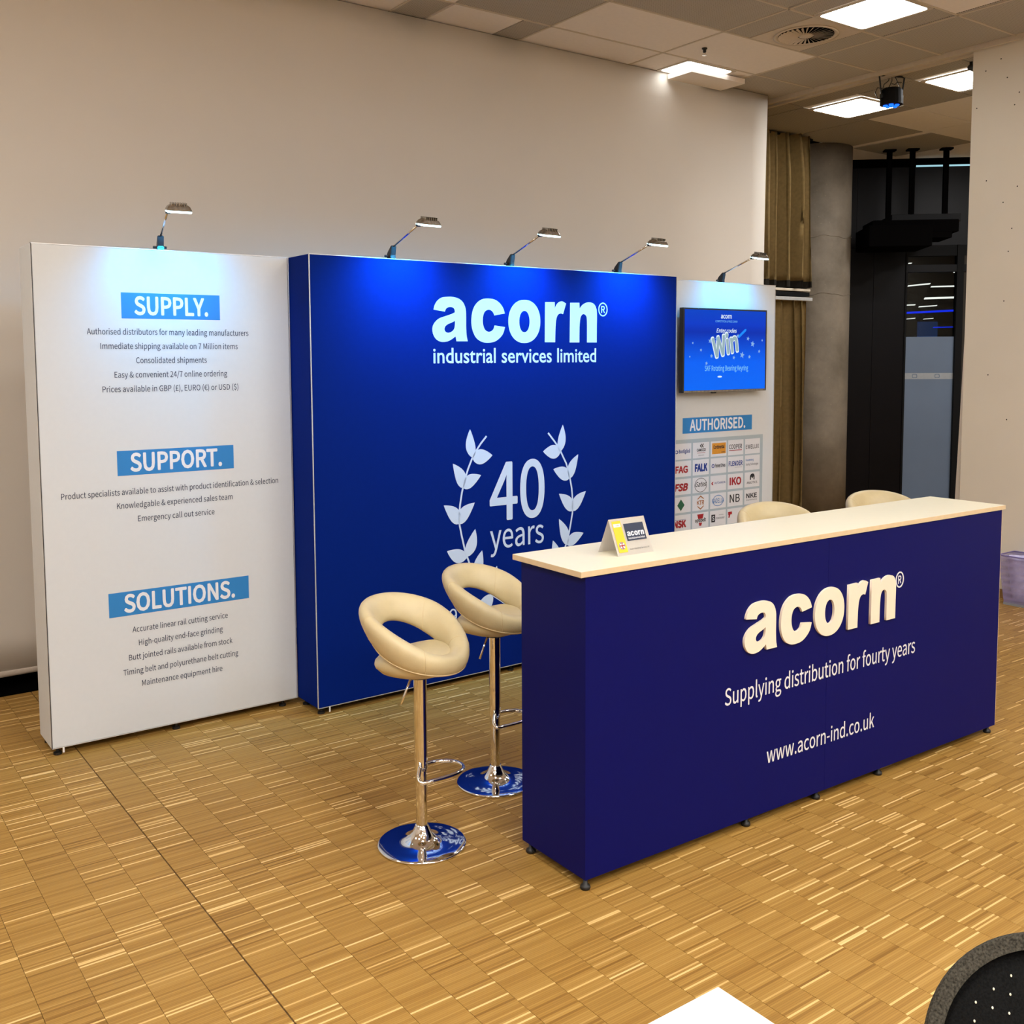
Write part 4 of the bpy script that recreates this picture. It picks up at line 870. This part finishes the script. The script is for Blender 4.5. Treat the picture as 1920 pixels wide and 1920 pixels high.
# ---------------------------------------------------------------- bar stools
def make_stool(loc, ang, lift, label, footang=0.0):
    t = empty('bar_stool', (loc[0], loc[1], 0), ang, label=label, cat='bar stool', group='cream ring-backed bar stools')
    bm = bmesh.new()
    lathe(bm, [(0, 0), (.158, 0), (.161, .004), (.160, .008), (.155, .010), (.12, .013), (.085, .018), (.058, .027), (.043, .038), (.034, .050), (.028, .062), (.0255, .068), (.0235, .070), (.0235, .076), (0, .076)], 72)
    link('base_plate', bm2(bm), 'chrome', t, True)
    bm = bmesh.new(); lathe(bm, [(0, .07), (.0205, .07), (.0205, .277), (.0225, .279), (.0225, .288), (0, .288)], 40); link('lower_tube', bm2(bm), 'chrome', t)
    bm = bmesh.new(); lathe(bm, [(0, .283), (.0235, .283), (.0235, .64+lift), (0, .64+lift)], 40); link('upper_tube', bm2(bm), 'chrome', t)
    # footrest loop on a bracket
    fa = footang-ang
    def rz(p): c, s = math.cos(fa), math.sin(fa); return (p[0]*c-p[1]*s, p[0]*s+p[1]*c, p[2])
    z = .262+lift*0
    pts = [rz((-.020, -.028, z+.040)), rz((-.040, -.050, z+.012)), rz((-.040, -.070, z)), rz((-.010, -.078, z)), rz((.05, -.076, z-.002)), rz((.115, -.066, z-.003)), rz((.158, -.038, z-.004)), rz((.170, .005, z-.004)), rz((.150, .048, z-.003)), rz((.10, .070, z-.002)), rz((.05, .062, z)), rz((.018, .035, z+.004)), rz((.006, .020, z+.008))]
    # smooth it
    P = [Vector(p) for p in pts]; Q = []
    for i in range(len(P)-1):
        p0, p1, p2, p3 = P[max(i-1, 0)], P[i], P[i+1], P[min(i+2, len(P)-1)]
        for s in range(4):
            u = s/4; Q.append(.5*((2*p1)+(p2-p0)*u+(2*p0-5*p1+4*p2-p3)*u*u+(3*p1-3*p2+p3-p0)*u**3))
    Q.append(P[-1]); tubeo('footrest', Q, .0072, 'chrome', t, 12)
    tubeo('footrest_stay', [rz((-.020, -.028, z+.040)), rz((-.010, -.010, z+.052)), rz((.0, .0, z+.058))], .006, 'chrome', t, 8)
    # seat: pan, cushion, ring back, seam
    zs = .634+lift
    bm = bmesh.new()
    lathe(bm, [(0, 0), (.055, 0), (.10, .006), (.138, .020), (.156, .040), (.160, .054), (.157, .070), (.142, .086), (.10, .094), (0, .094)], 48)
    for v in bm.verts:
        if v.co.x < 0: v.co.x *= .93; v.co.z -= max(0, -v.co.x-.02)*.22*(v.co.z/.09)
        v.co.x -= .010; v.co.z += zs
    link('seat_cushion', bm2(bm), 'leather', t, True)
    N, K = 84, 26; bm = bmesh.new(); rings = []
    def cen(a):
        k = (1-math.cos(a))/2
        R = .151+.013*k
        return Vector((R*math.cos(a)*(1-.02*k)-.016, R*math.sin(a)*1.0, zs+.054+.160*k**.95)), k
    for i in range(N):
        a = 2*PI*i/N; c, k = cen(a)
        rad = Vector((math.cos(a), math.sin(a), 0)); upv = Vector((0, 0, 1))
        lean_ = .10+.42*k; rr_ = rad*math.cos(lean_)-upv*math.sin(lean_)*.6; rr_.normalize(); uu = (rad*math.sin(lean_)+upv*math.cos(lean_)).normalized()
        wa = .040-.012*k; hb = .036+.018*math.sin(PI*min(1, k*1.0))+.018*k
        ring = []
        for j in range(K):
            b = 2*PI*j/K; cb, sb = math.cos(b), math.sin(b)
            ring.append(bm.verts.new(c+rr_*wa*math.copysign(abs(cb)**.9, cb)+uu*hb*math.copysign(abs(sb)**.9, sb)))
        rings.append(ring)
    for i in range(N):
        p, q = rings[i], rings[(i+1) % N]
        for j in range(K):
            l = (j+1) % K; bm.faces.new((p[j], q[j], q[l], p[l]))
    bmesh.ops.recalc_face_normals(bm, faces=bm.faces)
    ringme = bm2(bm); rg = link('ring_back', ringme, 'leather', t, True)
    pts = []
    for i in range(N):
        j = int(K*.90) % K
        pts.append(ringme.vertices[i*K+j].co.copy())
    o = tubeo('piping', [p+Vector((math.cos(2*PI*i/N), math.sin(2*PI*i/N), 0))*.0005 for i, p in enumerate(pts)], .0028, 'seam', rg, 6, True)
    for a in (.75, -.75, 2.05, -2.05):
        i = int(round(a/(2*PI)*N)) % N
        ps = [ringme.vertices[i*K+j].co.copy() for j in range(K)]
        c = sum(ps, Vector())/K
        tubeo('stitch_line', [c+(p-c)*1.004 for p in ps], .0009, 'seam', rg, 5, True)
    # lever
    la = math.radians(-52)-0
    d = Vector((math.cos(PI+.35-ang), math.sin(PI+.35-ang), 0))
    tubeo('height_lever', [Vector((0, 0, zs-.004))+d*.02, Vector((0, 0, zs-.012))+d*.055, Vector((0, 0, zs-.085))+d*.105], .0042, 'chrome', t, 8)
    bm = bmesh.new(); lathe(bm, [(0, zs-.012), (.045, zs-.012), (.055, zs+.001), (0, zs+.001)], 24); link('seat_mount', bm2(bm), 'plastic', t)
    return t
SA = math.radians(-68)
make_stool((1.827, 3.085), SA, 0, 'cream ring-backed bar stool standing free, nearest and leftmost of the four')
make_stool((2.354, 3.372), SA, 0, 'cream ring-backed bar stool partly hidden by the left end of the counter')
make_stool((3.985, 3.255), math.radians(-126), .125, 'cream bar stool behind the counter in front of the logo grid, only its back showing')
make_stool((4.855, 3.25), math.radians(-126), .115, 'cream bar stool behind the right end of the counter, only its back showing')

# ---------------------------------------------------------------- waste bin
bn = empty('waste_bin', (7.09, 3.65, 0), 0, label='translucent lavender waste bin with a thin liner beside the right wall', cat='waste bin')
def frustum(bm, a0, b0, a1, b1, z0, z1, th=.003):
    lo = [(-a0, -b0), (a0, -b0), (a0, b0), (-a0, b0)]; hi = [(-a1, -b1), (a1, -b1), (a1, b1), (-a1, b1)]
    A_ = [bm.verts.new((x, y, z0)) for x, y in lo]; B2 = [bm.verts.new((x, y, z1)) for x, y in hi]
    bm.faces.new(A_[::-1])
    for i in range(4):
        j = (i+1) % 4; bm.faces.new((A_[i], A_[j], B2[j], B2[i]))
bm = bmesh.new(); frustum(bm, .076, .076, .108, .108, .008, .352); link('mesh_body', bm2(bm), 'bin', bn)
bm = bmesh.new(); q = rrect(-.110, .110, -.110, .110, .012, 3); tube(bm, [(x, y, .354) for x, y in q], .0045, 8, True); link('rim', bm2(bm), 'binrim', bn, True)
box('base_tray', (-.079, .079, -.079, .079, 0, .016), 'greyp', bn)
bm = bmesh.new(); rnd = random.Random(4); rings = []
for j, (s, z) in enumerate([(.03, .03), (.048, .05), (.060, .10), (.071, .18), (.082, .26), (.090, .31), (.094, .335)]):
    rings.append([bm.verts.new((s*math.cos(a)*(1+.10*rnd.uniform(-1, 1)), s*math.sin(a)*(1+.10*rnd.uniform(-1, 1)), z+.006*rnd.uniform(-1, 1))) for a in [i*2*PI/22 for i in range(22)]])
bm.faces.new(rings[0][::-1])
for p, q in zip(rings, rings[1:]):
    for i in range(22): bm.faces.new((p[i], p[(i+1) % 22], q[(i+1) % 22], q[i]))
link('liner', bm2(bm), 'liner', bn, True)

# ---------------------------------------------------------------- near table and chair
tb = empty('table', (.75, .70, 0), 0, label='white square-cornered table at the bottom edge, only its corner showing', cat='table')
box('table_top', (-.40, .426, -.40, .367, .728, .75), 'tabletop', tb, .0015)
tubeo('pedestal', [(0, 0, .02), (0, 0, .73)], .03, 'chrome', tb, 24)
bm = bmesh.new(); lathe(bm, [(0, 0), (.22, 0), (.22, .008), (.03, .022), (0, .022)], 40); link('base_plate', bm2(bm), 'chrome', tb, True)

ch = empty('chair', (1.560, .740, 0), 0, label='black chair with pale dots and a grey felt edge in the bottom right corner', cat='chair')
# the chair back is a rounded dotted pad wrapped by a thick felt shell
def chairback(bm, rx, rz, th, zc, n=56, bulge=0.0):
    rings = []
    for y in (-th/2, th/2):
        rings.append([bm.verts.new((rx*math.copysign(abs(math.cos(a))**.9, math.cos(a)), y, zc+rz*math.copysign(abs(math.sin(a))**.9, math.sin(a)))) for a in [i*2*PI/n for i in range(n)]])
    return rings
CH = Matrix.Rotation(math.radians(-38), 4, 'Z') @ Matrix.Rotation(math.radians(-24), 4, 'X')
def chp(name, fn, m, sm=True, parent=None):
    bm = bmesh.new(); fn(bm); bmesh.ops.transform(bm, matrix=CHM, verts=bm.verts); bmesh.ops.recalc_face_normals(bm, faces=bm.faces); return link(name, bm2(bm), m, parent or ch, sm)
CHM = Matrix.Translation((0, 0, .650)) @ CH
RX_, RZ_ = .198, .188
def shellring(bm):
    # annular felt band standing proud around the pad, closed behind
    n = 64; rows = []
    for (f, y) in ((1.0, -.035), (.995, -.045), (.872, -.045), (.867, -.020)):
        rows.append([bm.verts.new((RX_*f*math.cos(a), y, RZ_*f*math.sin(a))) for a in [i*2*PI/n for i in range(n)]])
    rows.insert(0, [bm.verts.new((RX_*.86*math.cos(a), -.005, RZ_*.86*math.sin(a))) for a in [i*2*PI/n for i in range(n)]])
    for p, q in zip(rows, rows[1:]):
        for i in range(n):
            j = (i+1) % n; bm.faces.new((p[i], p[j], q[j], q[i]))
    bm.faces.new(rows[0])
chp('back_shell', shellring, 'felt', False)
def pad(bm):
    n = 64; c = bm.verts.new((0, -.046, 0)); prev = None
    for f, y in ((.25, -.045), (.5, -.042), (.7, -.037), (.80, -.030), (.865, -.022)):
        r = [bm.verts.new((RX_*f*math.cos(a), y, RZ_*f*math.sin(a))) for a in [i*2*PI/n for i in range(n)]]
        for i in range(n):
            j = (i+1) % n
            if prev is None: bm.faces.new((c, r[i], r[j]))
            else: bm.faces.new((prev[i], r[i], r[j], prev[j]))
        prev = r
pd = chp('back_pad', pad, 'dots')
for i in range(-9, 10):
    for j in range(-9, 10):
        x = i*.024+j*.006; z = j*.026-i*.007
        if (x/RX_)**2+(z/RZ_)**2 < .58:
            f = math.sqrt((x/RX_)**2+(z/RZ_)**2)
            y = -.0465+.012*f**2.2
            o = chp('dot', lambda b: lathe(b, [(0, .0008), (.0016, .0006), (.0022, -.0006), (0, -.0006)], 6, (0, 0, 0)), 'dotw', True, pd) if False else None
            dots = globals().setdefault('DOTS', []); dots.append((x, y, z))
bm = bmesh.new()
for x, y, z in DOTS:
    n0 = len(bm.verts); vs = [bm.verts.new((x+.0017*math.cos(a), y, z+.0022*math.sin(a))) for a in [k*PI/3 for k in range(6)]]
    c = bm.verts.new((x, y-.0007, z))
    for k in range(6): bm.faces.new((c, vs[(k+1) % 6], vs[k]))
bmesh.ops.transform(bm, matrix=CHM, verts=bm.verts)
o = link('dot_pattern', bm2(bm), 'dotw', pd); o['kind'] = 'stuff'
bm = bmesh.new(); lathe(bm, [(0, 0), (.20, 0), (.225, .02), (.225, .045), (.20, .065), (0, .07)], 40)
o = link('seat', bm2(bm), 'dots', ch, True); o.location = (-.13, -.17, .40)
for sx, sy in ((-1, -1), (1, -1), (1, 1), (-1, 1)):
    tubeo('leg', [(-.13+sx*.12, -.17+sy*.12, .40), (-.13+sx*.20, -.17+sy*.20, 0)], [.014, .010], 'plastic', ch, 10)
tubeo('back_support', [(-.06, -.05, .42), (.02, .05, .50), (.01, .02, .60)], .018, 'plastic', ch, 10)
